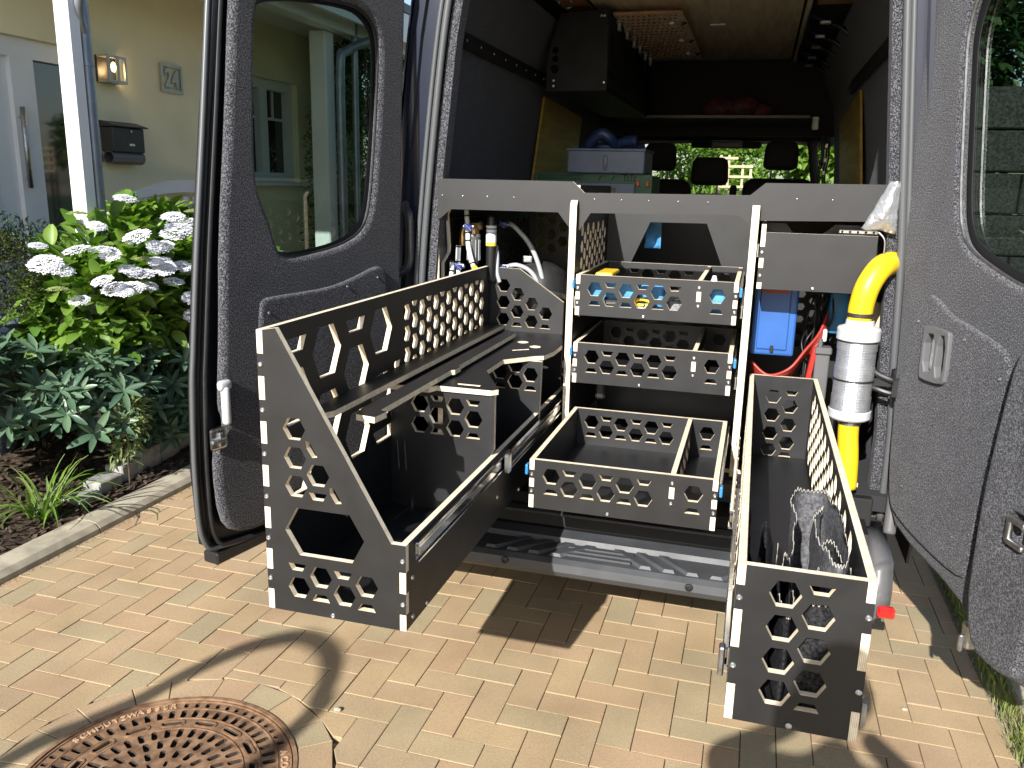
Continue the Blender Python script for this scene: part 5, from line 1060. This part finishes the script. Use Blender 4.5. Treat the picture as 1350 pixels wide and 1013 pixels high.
for _ in range(60):
    c, r = random.choice(hyd); e = Vector((c[0]+random.uniform(-.7, .7)*r[0], c[1]+random.uniform(-.7, .7)*r[1], c[2]+r[2]*random.uniform(.2, .8))); b = Vector((c[0]*.6+-3.5*.4, c[1]*.6+4.4*.4, .1)); bm = B()
    m_ = (b+e)/2+rdir()*.06; tube(bm, [b, m_, e], .005, 5, 3); bm.verts.ensure_lookup_table(); b0 = len(V); V += [tuple(v.co) for v in bm.verts]; F += [[b0+v.index for v in f.verts] for f in bm.faces]; bm.free()
obj('stems', (V, F), 'bark', hy, 'stuff')
def flower_head(rad):
    V, F = [], []
    n = 95
    for k in range(n):
        a = k*2.4; r = rad*math.sqrt(k/n); x, y = r*math.cos(a), r*math.sin(a); z = rad*.30*(1-(r/rad)**2)+random.uniform(-.003, .004)
        s = .010*random.uniform(.8, 1.25)*(1.25 if r > rad*.6 else .85); q = random.uniform(0, PI)
        for h in range(4):
            aa = q+h*PI/2; c0, s0 = math.cos(aa), math.sin(aa); c1, s1 = math.cos(aa+.75), math.sin(aa+.75); c2, s2 = math.cos(aa-.75), math.sin(aa-.75)
            b0 = len(V); V += [(x, y, z), (x+s*.62*c2, y+s*.62*s2, z+.003), (x+s*c0, y+s*s0, z+.001), (x+s*.62*c1, y+s*.62*s1, z+.003)]; F.append([b0, b0+1, b0+2, b0+3])
    return V, F
fh_ = [mk('flower_head', flower_head(r), 'petal') for r in (.068, .085, .078)]; fg = mk('flower_head', flower_head(.045), 'petal_green')
cam0 = Vector((0, 0, 1.6))
def onX(px, py, X):   # point of the plane x = X seen at a photograph pixel, used to set the flower heads out on the bush
    r = CAMR @ Vector((px-675, -(py-506.5), -1098.68)); t = X/r.x; return cam0+r*t
for px, py, s in ((165, 263, 1), (60, 349, 1.1), (78, 357, 1.1), (101, 331, .9), (50, 325, .7), (127, 299, .8), (181, 313, 1), (145, 336, .85), (132, 330, .8), (228, 287, 1.1), (237, 303, 1.2), (247, 295, 1), (213, 327, 1), (205, 325, .8), (172, 357, 1), (186, 362, .95), (152, 382, .9), (173, 381, 1), (135, 371, .8), (163, 386, .7), (229, 372, .9), (214, 349, .8), (196, 378, .7), (253, 393, .9), (258, 418, .9), (105, 397, .7), (227, 310, .9), (262, 350, .8), (217, 355, 1), (240, 352, .9), (264, 378, .8), (205, 345, .75)):
    X = -2.88-(470-py)*.0017-max(0, 160-px)*.0012+random.uniform(-.03, .03); p = onX(px, py, X); n_ = (Vector((.2, -.36, 1))+rdir()*.28).normalized(); s *= .86; q = n_.to_track_quat('Z', 'Y').to_matrix().to_4x4()
    link(bpy.data.objects.new('flower_head', random.choice(fh_)), hy, None, Matrix.Translation(p) @ q @ Matrix.Scale(s, 4))
for px, py in ((76, 383), (188, 343), (248, 362), (255, 280), (103, 283)): link(bpy.data.objects.new('flower_head', fg), hy, None, Matrix.Translation(onX(px, py, -3.12)))
# rhododendron ------------------------------------------------------
rho_l = [leaf_mesh('l', .115, .034, c, 'x', 4, f_) for c, f_ in ((.12, .25), (.3, .2), (-.05, .3))]
def rhodo(loc, lab, clumps, n, seed):
    random.seed(seed); t = thing('rhododendron', lab, 'shrub', loc); items = []; dead = []
    V, F = [], []
    for c, r in clumps:
        for p, d in ell(c, r, n, .55):
            ax = (d*.6+Vector((.15, -.3, .75))+rdir()*.35).normalized(); k = random.randint(6, 9); a0 = random.uniform(0, 6)
            u = ax.orthogonal().normalized(); w_ = ax.cross(u); sc = random.uniform(.75, 1.15)
            for i in range(k):
                a = a0+2*PI*i/k; dd = (u*math.cos(a)+w_*math.sin(a))*.95+ax*random.uniform(.15, .7); items.append((p, dd, ax, sc*random.uniform(.8, 1.1)))
            if random.random() < .16: 
                for i in range(4): dead.append((p+rdir()*.015, rdir(), Vector((0, 0, 1)), .35))
            bm = B(); q = Vector((c[0], c[1], .1)); tube(bm, [p, p-ax*.12, q*.5+(p-ax*.2)*.5], .0045, 5, 2); bm.verts.ensure_lookup_table(); b0 = len(V); V += [tuple(v.co) for v in bm.verts]; F += [[b0+v.index for v in f.verts] for f in bm.faces]; bm.free()
    leaves(t, items, rho_l, 'leaf_rhodo'); obj('stems', (V, F), 'bark', t, 'stuff')
    VV, FF = [], []
    for p, d, up, s in dead: q = rho_l[1]; bake(q[0], q[1], mx_of(p, d, up, s), VV, FF)
    if VV: obj('dead_flowers', (VV, FF), 'dead_leaf', t, 'stuff')
rhodo((-3.3, 3.2, .1), 'blue green rhododendron with whorled leathery leaves at the left edge of the bed', [((-3.35, 2.95, .52), (.26, .40, .30)), ((-3.20, 3.30, .46), (.22, .34, .26))], 60, 21)
rhodo((-3.2, 3.9, .1), 'dark rhododendron with pointed glossy leaves below the hydrangea', [((-3.22, 3.72, .48), (.24, .40, .28)), ((-3.14, 4.10, .34), (.16, .42, .26)), ((-3.08, 4.0, .22), (.12, .40, .16))], 62, 22)
def bush(name, label, clumps, n, L_, W_, m, seed, cat='shrub', lo=.6, trunk=None):
    random.seed(seed); t = thing(name, label, cat, (clumps[0][0][0], clumps[0][0][1], 0)); vf = [leaf_mesh('l', L_, W_, c, 'x', 2) for c in (.1, .35)]; V, F = [], []
    for c, r in clumps:
        for p, d in ell(c, r, n, lo):
            if p.z < .02: continue
            q = random.choice(vf); bake(q[0], q[1], mx_of(p, d+rdir()*.9, Vector((0, 0, 1))+rdir()*.6, random.uniform(.6, 1.25)), V, F)
    obj('foliage', (V, F), m, t, smooth=False)
    if trunk: 
        bm = B(); 
        for pts, r in trunk: tube(bm, pts, r, 8, 4, rf=lambda u, r=r: r*(1-.6*u))
        obj('stems' if cat == 'shrub' else 'trunk', bm, 'bark', t, smooth=True)
    return t
bush('box_bush', 'clipped olive green box bush in a blue grey planter at the left edge', [((-3.70, 3.22, 1.06), (.30, .30, .26))], 5200, .020, .012, 'leaf_box', 31, lo=.80, trunk=[([(-3.62, 3.18, .3), (-3.62, 3.18, .9)], .03)])
pot = thing('planter', 'speckled blue grey stone planter under the clipped box bush', 'planter', (-3.62, 3.2, .1)); bm = B(); lathe(bm, [(.12, .15), (.17, .5), (.21, .76), (.22, .78), (.22, .86), (.20, .86), (.19, .80), (.0001, .79)], (-3.74, 3.22, 0), n=32); obj('pot', bm, 'pot_blue', pot, smooth=True)
bush('yew_hedge', 'low dark green yew behind the hydrangea at the foot of the house door', [((-4.0, 3.75, .95), (.34, .55, .40)), ((-3.95, 4.4, 1.0), (.30, .4, .40))], 5200, .030, .009, 'leaf_dark', 32, lo=.6)
bush('leafy_herb', 'pale green upright herb with narrow leaves in front of the dark rhododendron', [((-2.98, 3.34, .28), (.07, .09, .20)), ((-2.96, 3.40, .40), (.05, .07, .15))], 300, .052, .014, 'leaf_weed', 33, lo=.2, trunk=[([(-2.98, 3.34, .04), (-2.98, 3.35, .3), (-2.96, 3.40, .5)], .006)])
# daylily clump with strap leaves
random.seed(41); dl = thing('daylily', 'clump of arching strap leaves with yellow tips at the bed edge beside the kerb', 'plant', (-3.02, 2.85, .05))
for k in range(44):
    a = random.uniform(0, 2*PI); L_ = random.uniform(.20, .46); lean = random.uniform(.3, 1.0); b = Vector((-3.05+random.uniform(-.04, .04), 2.86+random.uniform(-.05, .05), .05)); d = Vector((math.cos(a), math.sin(a), 0)); sd_ = Vector((-d.y, d.x, 0)); V = []; F = []
    for i in range(7):
        t = i/6; w_ = .0075*(1-t**2.5)+.0006; p = b+d*L_*lean*t+Vector((0, 0, 1))*(L_*(1.1*t-1.05*lean*t*t)); p.z = max(p.z, .05); V += [tuple(p-sd_*w_), tuple(p+Vector((0, 0, -.003))), tuple(p+sd_*w_)]
    for i in range(6):
        for h in range(2): c_ = i*3+h; F.append([c_, c_+3, c_+4, c_+1])
    obj('leaf', (V, F), 'leaf_weed' if k % 4 == 0 else 'leaf_hydrangea', dl, smooth=True)
# grass seam at the right edge
random.seed(51); V, F = [], []
for _ in range(5200):
    y = random.uniform(.8, 5.5); x = .90+random.gauss(0, .022)*(.6+.8*abs(noise.noise(Vector((0, y*3, 0)))*2)); 
    if noise.noise(Vector((3, y*4, 0))) < -.25 and random.random() < .6: continue
    h = random.uniform(.015, .07); a = random.uniform(0, 2*PI); l = random.uniform(.2, 1.1)*h; c, s = math.cos(a), math.sin(a); w_ = .0016; b0 = len(V)
    V += [(x-s*w_, y+c*w_, -.004), (x+s*w_, y-c*w_, -.004), (x+c*l*.4-s*w_*.8, y+s*l*.4+c*w_*.8, h*.7), (x+c*l*.4+s*w_*.8, y+s*l*.4-c*w_*.8, h*.7), (x+c*l, y+s*l, h*.95)]; F += [[b0, b0+1, b0+3, b0+2], [b0+2, b0+3, b0+4]]
obj('grass', (V, F), 'grass_mat', kind='stuff')
V, F = [], []   # tufts and moss between bricks near the kerb, small stones
for _ in range(500):
    y = random.uniform(1.2, 3.8); x = -2.77+abs(random.gauss(0, .02)); h = random.uniform(.004, .014); a = random.uniform(0, 6.3); b0 = len(V); V += [(x, y, 0), (x+.003*math.cos(a), y+.003*math.sin(a), 0), (x+h*.5*math.cos(a), y+h*.5*math.sin(a), h)]; F.append([b0, b0+1, b0+2])
obj('kerb_litter', (V, F), 'mulch', kind='stuff')
for x, y, s, lb in ((-1.12, 2.04, .011, 'small pale stone chip lying right of the manhole cover'), (.58, 2.60, .009, 'small pale stone chip on the paving near the right door')):
    bm = B(); bmesh.ops.create_icosphere(bm, subdivisions=1, radius=s, matrix=Matrix.Translation((x, y, s*.6)) @ Matrix.Diagonal((1.3, .9, .6, 1))); tag(obj('stone_chip', bm, 'kerb'), lb, 'stone')
# ================================================================ HOUSE
hs_ = thing('house', 'cream rendered house front with white door, porch column and window left of the van', 'house', (-4.5, 6, 0)); X0 = -4.5
def hb(name, m, x0, x1, y0, y1, z0, z1, parent=None, bev=0): bm = B(); bx(bm, x0, x1, y0, y1, z0, z1, bev); return obj(name, bm, m, parent or hs_)
DY0, DY1, DZ = 3.10, 4.98, 2.42
WY0, WY1, WZ0, WZ1 = 6.72, 7.75, 1.56, 2.50
hb('wall', 'render', X0-.3, X0, DY1, WY0, .32, 3.4); hb('wall', 'render', X0-.3, X0, DY0, DY1, DZ+.0, 3.4); hb('wall', 'render', X0-.3, X0, -1, DY0, .32, 3.4)
hb('wall', 'render', X0-.3, X0, WY0, WY1, WZ1, 3.4); hb('wall', 'render', X0-.3, X0, WY0, WY1, .32, WZ0-.03); hb('wall', 'render', X0-.3, X0, WY1, 9.2, .32, 3.4)
hb('plinth', 'plinth', X0-.3, X0+.012, -1, DY0, 0, .317); hb('plinth', 'plinth', X0-.3, X0+.012, DY1, 9.2, 0, .317); hb('step', 'block_grey', X0-.3, X0+.5, DY0, DY1, 0, .26)
hb('pilaster', 'render', X0+.002, X0+.06, 6.42, 6.62, .32, 2.93)
hb('interior', 'black_void', X0-.9, X0-.32, 2.9, 9, .3, 2.9)
hb('soffit', 'white_paint', X0+.001, -3.45, 3.7, 9.6, 2.98, 3.04); hb('fascia', 'white_paint', -3.448, -3.42, 3.7, 9.6, 2.90, 3.16); hb('roof', 'dark_steel', X0-2, -3.415, 3.65, 9.7, 3.17, 3.25)
hb('beam', 'white_paint', -3.72, -3.58, 3.7, 9.6, 2.84, 2.979)
# entrance door
dr = hb('door', 'white_paint', X0-.13, X0-.085, 3.22, 4.40, .28, 2.30)
for y in (3.36,): pass
hb('door_frame', 'white_paint', X0-.14, X0-.05, 4.40, 4.58, .27, DZ-.002); hb('door_frame', 'white_paint', X0-.14, X0-.05, 3.101, 3.22, .27, DZ-.002); hb('door_frame', 'white_paint', X0-.139, X0-.051, 3.22, 4.978, 2.30, DZ-.003); hb('door_frame', 'white_paint', X0-.14, X0-.05, 4.90, 4.979, .27, 2.299); hb('door_frame', 'white_paint', X0-.138, X0-.052, 4.58, 4.90, .27, .42)
hb('side_light', 'glass_house', X0-.105, X0-.095, 4.581, 4.899, .421, 2.2985)
for y0_, y1_, z0_, z1_ in ((3.40, 4.24, .50, 2.18),):
    plate('raised_panel', [(y0_, z0_), (y1_, z0_), (y1_, z1_), (y0_, z1_)], [], .012, 'white_paint', dr, FX(X0-.085), bev=.004)
bm = B(); cyl(bm, (X0-.02, 4.43, 1.50), (X0-.02, 4.43, 2.0), .016, n=14)
for z in (1.56, 1.94): cyl(bm, (X0-.085, 4.43, z), (X0-.02, 4.43, z), .008, n=8)
obj('handle', bm, 'steel_dull', dr, smooth=True)
bm = B(); 
# window with muntins
wn = hb('window', 'glass_house', X0-.14, X0-.13, WY0+.07, WY1-.05, WZ0+.06, WZ1-.06)
wf_ = plate('frame', [(WY0, WZ0), (WY1, WZ0), (WY1, WZ1), (WY0, WZ1)], [[(WY0+.08, WZ0+.09), (WY0+.46, WZ0+.09), (WY0+.46, WZ1-.09), (WY0+.08, WZ1-.09)], [(WY0+.58, WZ0+.09), (WY1-.08, WZ0+.09), (WY1-.08, WZ1-.09), (WY0+.58, WZ1-.09)]], .07, 'white_paint', wn, FX(X0-.13))
for a, b in ((WY0+.08, WY0+.46), (WY0+.58, WY1-.08)):
    bm = B(); bx(bm, X0-.128, X0-.112, a, b, 2.14, 2.165); bx(bm, X0-.128, X0-.112, (a+b)/2-.012, (a+b)/2+.012, 2.166, WZ1-.09); obj('glazing_bar', bm, 'white_paint', wn)
hb('window_sill', 'white_paint', X0-.1, X0+.07, WY0-.06, WY1+.08, WZ0-.03, WZ0-.001)
# columns and downpipes
def column(y, label_y, xx=-3.77, w_=.16): return hb('column', 'white_paint', xx-w_/2, xx+w_/2, y-w_/2, y+w_/2, .1, 2.839, bev=.012)
column(3.905, 0, -3.625, .095); column(6.93, 0)
def pipe(pts, r=.042):
    bm = B(); tube(bm, pts, r, 14, 6); o = obj('downpipe', bm, 'zinc', hs_, smooth=True)
    return o
pp = pipe([(-3.61, 4.0, .1), (-3.61, 4.0, 1.2), (-3.61, 4.0, 2.5), (-3.61, 4.0, 2.8)], .034)
bm = B(); tube(bm, [(-3.61, 4.0, 2.33), (-3.60, 3.97, 2.39), (-3.585, 3.945, 2.44), (-3.56, 3.93, 2.55), (-3.55, 3.92, 2.9)], .030, 12, 6); obj('branch_pipe', bm, 'zinc', pp, smooth=True)
for z in (2.17, 1.2): bm = B(); lathe(bm, [(.034, 0), (.039, .002), (.039, .018), (.034, .020)], (-3.61, 4.0, z), n=20); obj('pipe_clamp', bm, 'zinc', pp)
pp = pipe([(-3.64, 7.02, .1), (-3.64, 7.02, 1.5), (-3.64, 7.02, 2.55), (-3.62, 7.10, 2.70), (-3.50, 7.35, 2.82), (-3.40, 7.5, 2.86)], .04)
pp = pipe([(-3.60, 7.22, .1), (-3.60, 7.22, 1.5), (-3.60, 7.22, 2.95)], .03)
# wall lamp, number plate, letterbox, bell, bench
wl = thing('wall_lamp', 'lit square glass wall lamp on the cream house wall between column and number', 'lamp', (X0, 5.28, 2.3))
hy0, hy1, hz0, hz1 = 5.06, 5.24, 2.22, 2.40
bm = B(); bx(bm, X0, X0+.02, hy0, hy1, hz0, hz1, .003); obj('back_plate', bm, 'dark_steel', wl)
plate('frame', [(hy0, hz0), (hy1, hz0), (hy1, hz1), (hy0, hz1)], [[(hy0+.018, hz0+.018), (hy1-.018, hz0+.018), (hy1-.018, hz1-.018), (hy0+.018, hz1-.018)]], .012, 'stainless', wl, FX(X0+.10))
bm = B(); bx(bm, X0+.02, X0+.10, hy0, hy1, hz0, hz0+.012); bx(bm, X0+.02, X0+.10, hy0, hy1, hz1-.012, hz1); bx(bm, X0+.112, X0+.118, (hy0+hy1)/2-.012, (hy0+hy1)/2+.012, hz0, hz1); obj('housing', bm, 'stainless', wl)
bm = B(); bx(bm, X0+.103, X0+.106, hy0+.018, hy1-.018, hz0+.018, hz1-.018); obj('glass', bm, 'glass_lamp', wl)
bm = B(); lathe(bm, [(.0001, 2.365), (.012, 2.355), (.018, 2.335), (.014, 2.31), (.009, 2.30)], (X0+.06, 5.17, 0), n=14); obj('bulb', bm, 'bulb', wl, smooth=True)
pl_ = bpy.data.lights.new('lamp_glow', 'POINT'); pl_.energy = .6; pl_.color = (1, .7, .35); pl_.shadow_soft_size = .03; po = bpy.data.objects.new('lamp_light', pl_); link(po, wl, None, Matrix.Translation((X0+.075, 5.15, 2.30)))
nb = thing('house_number', 'square grey metal plate with the number 24 on the cream wall', 'house number', (X0, 5.84, 2.33))
a0, a1, b0_, b1_ = 5.715, 5.965, 2.225, 2.435
plate('plate_frame', [(a0, b0_), (a1, b0_), (a1, b1_), (a0, b1_)], [[(a0+.022, b0_+.022), (a1-.022, b0_+.022), (a1-.022, b1_-.022), (a0+.022, b1_-.022)]], .012, 'stainless', nb, FX(X0+.012))
me = text_mesh('24', .185, .004, None, 'stainless', None, bold=.006); me.transform(FX(X0+.017) @ Matrix.Translation((5.845, 2.325, 0)) @ Matrix.Diagonal((.92, 1, 1, 1)))
bmt = B(); bmt.from_mesh(me); obj('digits', bmt, 'stainless', nb)
mb = thing('letterbox', 'dark grey metal letterbox with newspaper roll and sloping lid on the cream wall', 'letterbox', (X0, 5.34, 1.8))
bm = B(); bx(bm, X0, X0+.11, 5.05, 5.37, 1.755, 1.925, .006); obj('body', bm, 'dark_steel', mb)
bm = B(); v = [(X0-.0+.001, 1.925), (X0+.001, 1.965), (X0+.03, 1.965), (X0+.135, 1.935), (X0+.135, 1.927)]
a = [bm.verts.new((x, 5.035, z)) for x, z in v]; b = [bm.verts.new((x, 5.385, z)) for x, z in v]
for i in range(5): bm.faces.new((a[i], a[(i+1) % 5], b[(i+1) % 5], b[i]))
bm.faces.new(a); bm.faces.new(b[::-1]); bmesh.ops.recalc_face_normals(bm, faces=bm.faces); obj('lid', bm, 'dark_steel', mb)
bm = B(); lathe(bm, [(.040, 0), (.046, 0), (.046, .32), (.040, .32), (.040, 0)], (X0+.06, 5.05, 1.715), (0, 1, 0), 24); obj('newspaper_roll', bm, 'plastic_grey', mb, smooth=False)
bm = B(); bx(bm, X0+.11, X0+.114, 5.21, 5.26, 1.80, 1.815); obj('name_tag', bm, 'white', mb); bm = B(); cyl(bm, (X0+.11, 5.23, 1.90), (X0+.118, 5.23, 1.90), .008, n=12); obj('lock', bm, 'steel', mb)
bm = B(); bx(bm, X0, X0+.012, 4.99, 5.05, 1.68, 1.74, .002); bl = tag(obj('door_bell', bm, 'stainless'), 'small square steel doorbell plate left of the letterbox', 'doorbell')
be = thing('garden_bench', 'white wooden slatted bench with curved back behind the hydrangea', 'bench', (-4.15, 5.6, .35))
def bb(n_, *a): bm = B(); bx(bm, *a, .006); return obj(n_, bm, 'white_paint', be)
for y in (5.16, 6.30): bb('leg', -4.40, -4.34, y, y+.06, .34, 1.46); bb('leg', -3.96, -3.90, y, y+.06, .34, .95); bb('armrest', -4.34, -3.88, y-.01, y+.07, .96, 1.0)
plate('top_rail', [(5.16, 1.44)]+[(5.16+1.2*k/16, 1.47+.10*math.sin(PI*k/16)) for k in range(17)]+[(6.36, 1.44)]+[(6.36-1.2*k/16, 1.42+.055*math.sin(PI*k/16)) for k in range(1, 16)], [], .03, 'white_paint', be, FX(-4.385))
bb('rail', -4.384, -4.356, 5.22, 6.30, 1.0, 1.05)
for k in range(9): y = 5.28+k*.115; bb('slat', -4.38, -4.36, y, y+.06, 1.05, 1.44)
for k in range(5): bb('seat_slat', -4.34+k*.09, -4.27+k*.09, 5.17, 6.35, .78, .80)
# ================================================================ vegetation behind
def tree(label, x, y, h, r, m, seed, n=4200, name='garden_tree', L_=.11, W_=.07, low=.15):
    random.seed(seed); cl = []
    for k in range(9): 
        a = random.uniform(0, 2*PI); q = random.uniform(0, .65)*r; z = h*random.uniform(low, .85); cl.append(((x+q*math.cos(a), y+q*math.sin(a), z), (r*random.uniform(.35, .6), r*random.uniform(.35, .6), h*random.uniform(.13, .24))))
    t = bush(name, label, cl, n//9, L_, W_, m, seed, 'tree', .35, trunk=[([(x, y, 0), (x+.05, y, h*.3), (x-.05, y+.05, h*.75)], .05*r+.02)]+[([(x, y, h*.25), ((x+c[0])/2, (y+c[1])/2, (h*.3+c[2])/2), c], .02*r+.01) for c, _ in cl[:4]])
    t.location = t.location; return t
TG = 'trees seen through the windscreen'
for i, (x, y, h, r, m, lb) in enumerate(((-2.6, 15, 3.4, 1.5, 'leaf_tree', 'leafy green tree behind the left headrest seen through the windscreen'), (-.9, 17, 3.6, 1.6, 'leaf_bright', 'sunlit pale green tree seen above the middle seat through the windscreen'), (1.0, 16, 4.0, 1.7, 'leaf_tree', 'dense green tree right of the wooden trellis through the windscreen'), (.55, 11, 2.6, .75, 'leaf_bright', 'bright broad leaved bush beside the right headrest through the windscreen'), (-4.5, 14, 4.5, 1.9, 'leaf_tree', 'tall tree seen through the small side window in the cab'), (2.6, 15, 4.2, 1.8, 'leaf_dark', 'dark tree far right behind the van'))):
    tree(lb, x, y, h, r, m, 60+i, 6500, L_=.13, W_=.08, low=.1)
bush('tall_grass', 'sunlit meadow shrub seen between the headrests through the windscreen', [((-.9, 12.5, .8), (1.6, .9, .8))], 9000, .12, .025, 'leaf_bright', 71, lo=.3)
tr = thing('garden_trellis', 'pale wooden trellis frame in the garden beyond the windscreen', 'trellis', (-.3, 9, 0))
for x in (-.42, -.34, -.20, -.12): bm = B(); bx(bm, x-.012, x+.012, 9, 9.03, 0, 1.93-.09*(x > -.3)); obj('post', bm, 'trellis_wood', tr)
for z in (1.90, 1.82, 1.72, 1.62, 1.5): bm = B(); bx(bm, -.44, -.10 if z < 1.85 else -.25, 8.985, 9.0, z-.012, z+.012); obj('rail', bm, 'trellis_wood', tr)
# thuja hedge beside the porch, seen through the left door glass
random.seed(81)
for k in range(4):
    y = 8.1+k*1.0; x = -4.05+.05*k; lb = ('nearest', 'second', 'third', 'farthest')[k]
    bush('thuja', lb+' thuja of the tall green hedge seen through the left door window', [((x, y, .8), (.55, .62, .8)), ((x, y, 1.7), (.50, .58, .8)), ((x, y, 2.35+.1*(k % 2)), (.40, .45, .55))], 3600, .055, .022, 'leaf_thuja', 82+k, 'hedge tree', lo=.7)
# rough block wall and trees seen through the right door glass
rw_ = thing('block_wall', 'dark rough stone retaining wall seen through the right door window', 'wall', (2.2, 8.5, 0))
random.seed(91)
for j in range(7):
    for i in range(4):
        bm = B(); x = .95+i*1.22+(j % 2)*.5; bx(bm, x, x+1.21, 8.4+random.uniform(-.02, .02), 8.9, j*.36, j*.36+.345, .012); obj('stone', bm, 'rock', rw_)
for i, (x, y, h, r) in enumerate(((1.9, 9.8, 5.6, 1.2), (3.5, 9.9, 5.9, 1.3))): tree(('left', 'right')[i]+' dark tree above the stone wall seen through the right door window', x, y, h, r, 'leaf_dark', 95+i, 12000, low=.45)
# ================================================================ behind the camera: the photographer and an unseen arch added to cast the looped shadow
def person():
    t = thing('person', 'standing adult in dark shirt and trousers holding a phone up with both hands', 'person', (.02, -.42, 0))
    J = {'pelvis': (0.020, -0.270, .95, .15), 'waist': (0.020, -0.280, 1.12, .14), 'chest': (0.020, -0.290, 1.34, .165), 'neckb': (0.020, -0.270, 1.50, .07), 'neck': (0.020, -0.260, 1.56, .055), 'sl': (-0.170, -0.280, 1.45, .065), 'el': (-0.300, -0.160, 1.38, .045), 'wl': (-.07, -.10, 1.50, .028), 'sr': (0.210, -0.280, 1.45, .065), 'er': (0.310, -0.160, 1.36, .045), 'wr': (.11, -.10, 1.50, .028),
         'hl': (-0.080, -0.270, .90, .10), 'kl': (-0.100, -0.250, .50, .065), 'al': (-0.110, -0.270, .10, .042), 'fl': (-0.130, -0.130, .04, .035), 'hr': (0.120, -0.270, .90, .10), 'kr': (0.140, -0.250, .50, .065), 'ar': (0.150, -0.270, .10, .042), 'fr': (0.170, -0.130, .04, .035)}
    E_ = [('pelvis', 'waist'), ('waist', 'chest'), ('chest', 'neckb'), ('neckb', 'neck'), ('chest', 'sl'), ('sl', 'el'), ('el', 'wl'), ('chest', 'sr'), ('sr', 'er'), ('er', 'wr'), ('pelvis', 'hl'), ('hl', 'kl'), ('kl', 'al'), ('al', 'fl'), ('pelvis', 'hr'), ('hr', 'kr'), ('kr', 'ar'), ('ar', 'fr')]
    ks = list(J); me = bpy.data.meshes.new('body'); me.from_pydata([J[k][:3] for k in ks], [(ks.index(a), ks.index(b)) for a, b in E_], [])
    o = bpy.data.objects.new('body', me); C.objects.link(o); sm = o.modifiers.new('s', 'SKIN'); sb = o.modifiers.new('d', 'SUBSURF'); sb.levels = 2; sb.render_levels = 2
    for i, k in enumerate(ks): me.skin_vertices[0].data[i].radius = (J[k][3], J[k][3]*.8 if k in ('pelvis', 'waist', 'chest') else J[k][3]); me.skin_vertices[0].data[i].use_root = (k == 'pelvis')
    ev = bpy.data.meshes.new_from_object(o.evaluated_get(bpy.context.evaluated_depsgraph_get())); bpy.data.objects.remove(o)
    ev.materials.clear(); [ev.materials.append(M[k]) for k in ('shirt', 'trousers', 'skin')]
    for p in ev.polygons: p.material_index = 1 if p.center.z < .98 else (2 if p.center.y > -.16 else 0); p.use_smooth = True
    link(bpy.data.objects.new('body', ev), t)
    bm = B(); bmesh.ops.create_uvsphere(bm, u_segments=24, v_segments=16, radius=1, matrix=Matrix.Translation((.02, -.23, 1.68)) @ Matrix.Diagonal((.078, .098, .118, 1)))
    cyl(bm, (.02, -.14, 1.67), (.02, -.115, 1.655), .012, .016, n=8)
    for s in (-1, 1): bx(bm, .02+s*.078-.008, .02+s*.078+.008, -.25, -.215, 1.65, 1.71, .006)
    obj('head', bm, 'skin', t, smooth=True)
    bm = B(); bmesh.ops.create_uvsphere(bm, u_segments=24, v_segments=16, radius=1, matrix=Matrix.Translation((.02, -.25, 1.705)) @ Matrix.Diagonal((.088, .100, .112, 1))); obj('hair', bm, 'bark', t, smooth=True)
    for s, x in ((-1, -.055), (1, .095)):
        bm = B(); bx(bm, x-.014, x+.014, -.115, -.045, 1.50, 1.575, .012, seg=2)
        for k in range(4): tube(bm, [(x, -.06, 1.52+k*.018), (x-s*.014, -.04, 1.525+k*.018), (x-s*.040+k*.002, -.052, 1.527+k*.018)], .0075, 7, 3)
        tube(bm, [(x, -.09, 1.54), (x-s*.012, -.085, 1.56), (x-s*.03, -.075, 1.572)], .009, 7, 3); obj('hand', bm, 'skin', t, smooth=True)
person()
for _o in bpy.data.objects:
    if _o.name == 'person': _o.location = (-.03, -.44, 0)
bm = B(); bx(bm, -.055, .095, -.062, -.053, 1.53, 1.61, .004); tag(obj('smartphone', bm, 'plastic_black'), 'black smartphone held out in front of the person taking the photograph', 'phone')
ga = thing('shadow_arch', 'unseen bent steel tube added behind the person to cast the looped ground shadow', 'arch', (-2.0, -1.3, 0))
pts = []  # added tube, traced back sunward from the loop shadow it has to cast
for gx, gy in ((-1.90, 1.50), (-1.814, 1.727), (-1.735, 1.89), (-1.685, 2.06), (-1.60, 2.25), (-1.46, 2.385), (-1.34, 2.36), (-1.255, 2.26), (-1.205, 2.09), (-1.20, 1.90)):
    h = (gy+1.3)/1.703; pts.append((gx-.252*h, -1.3, h))
pts = [(-2.40, -1.3, 0), (-2.38, -1.3, .9)]+pts+[(pts[-1][0]+.01, -1.3, 1.0), (pts[-1][0]+.02, -1.3, 0)]
bm = B(); tube(bm, pts, .030, 12, 6); obj('tube', bm, 'dark_steel', ga, smooth=True)
bm = B(); bx(bm, -2.5, -1.55, -1.36, -1.24, -.01, .02); obj('base_bar', bm, 'dark_steel', ga)
for o in bpy.data.objects:
    if '_mw' in o: del o['_mw']
    if o.type == 'MESH' and not o.data.materials: o.data.materials.append(M['plastic_black'])
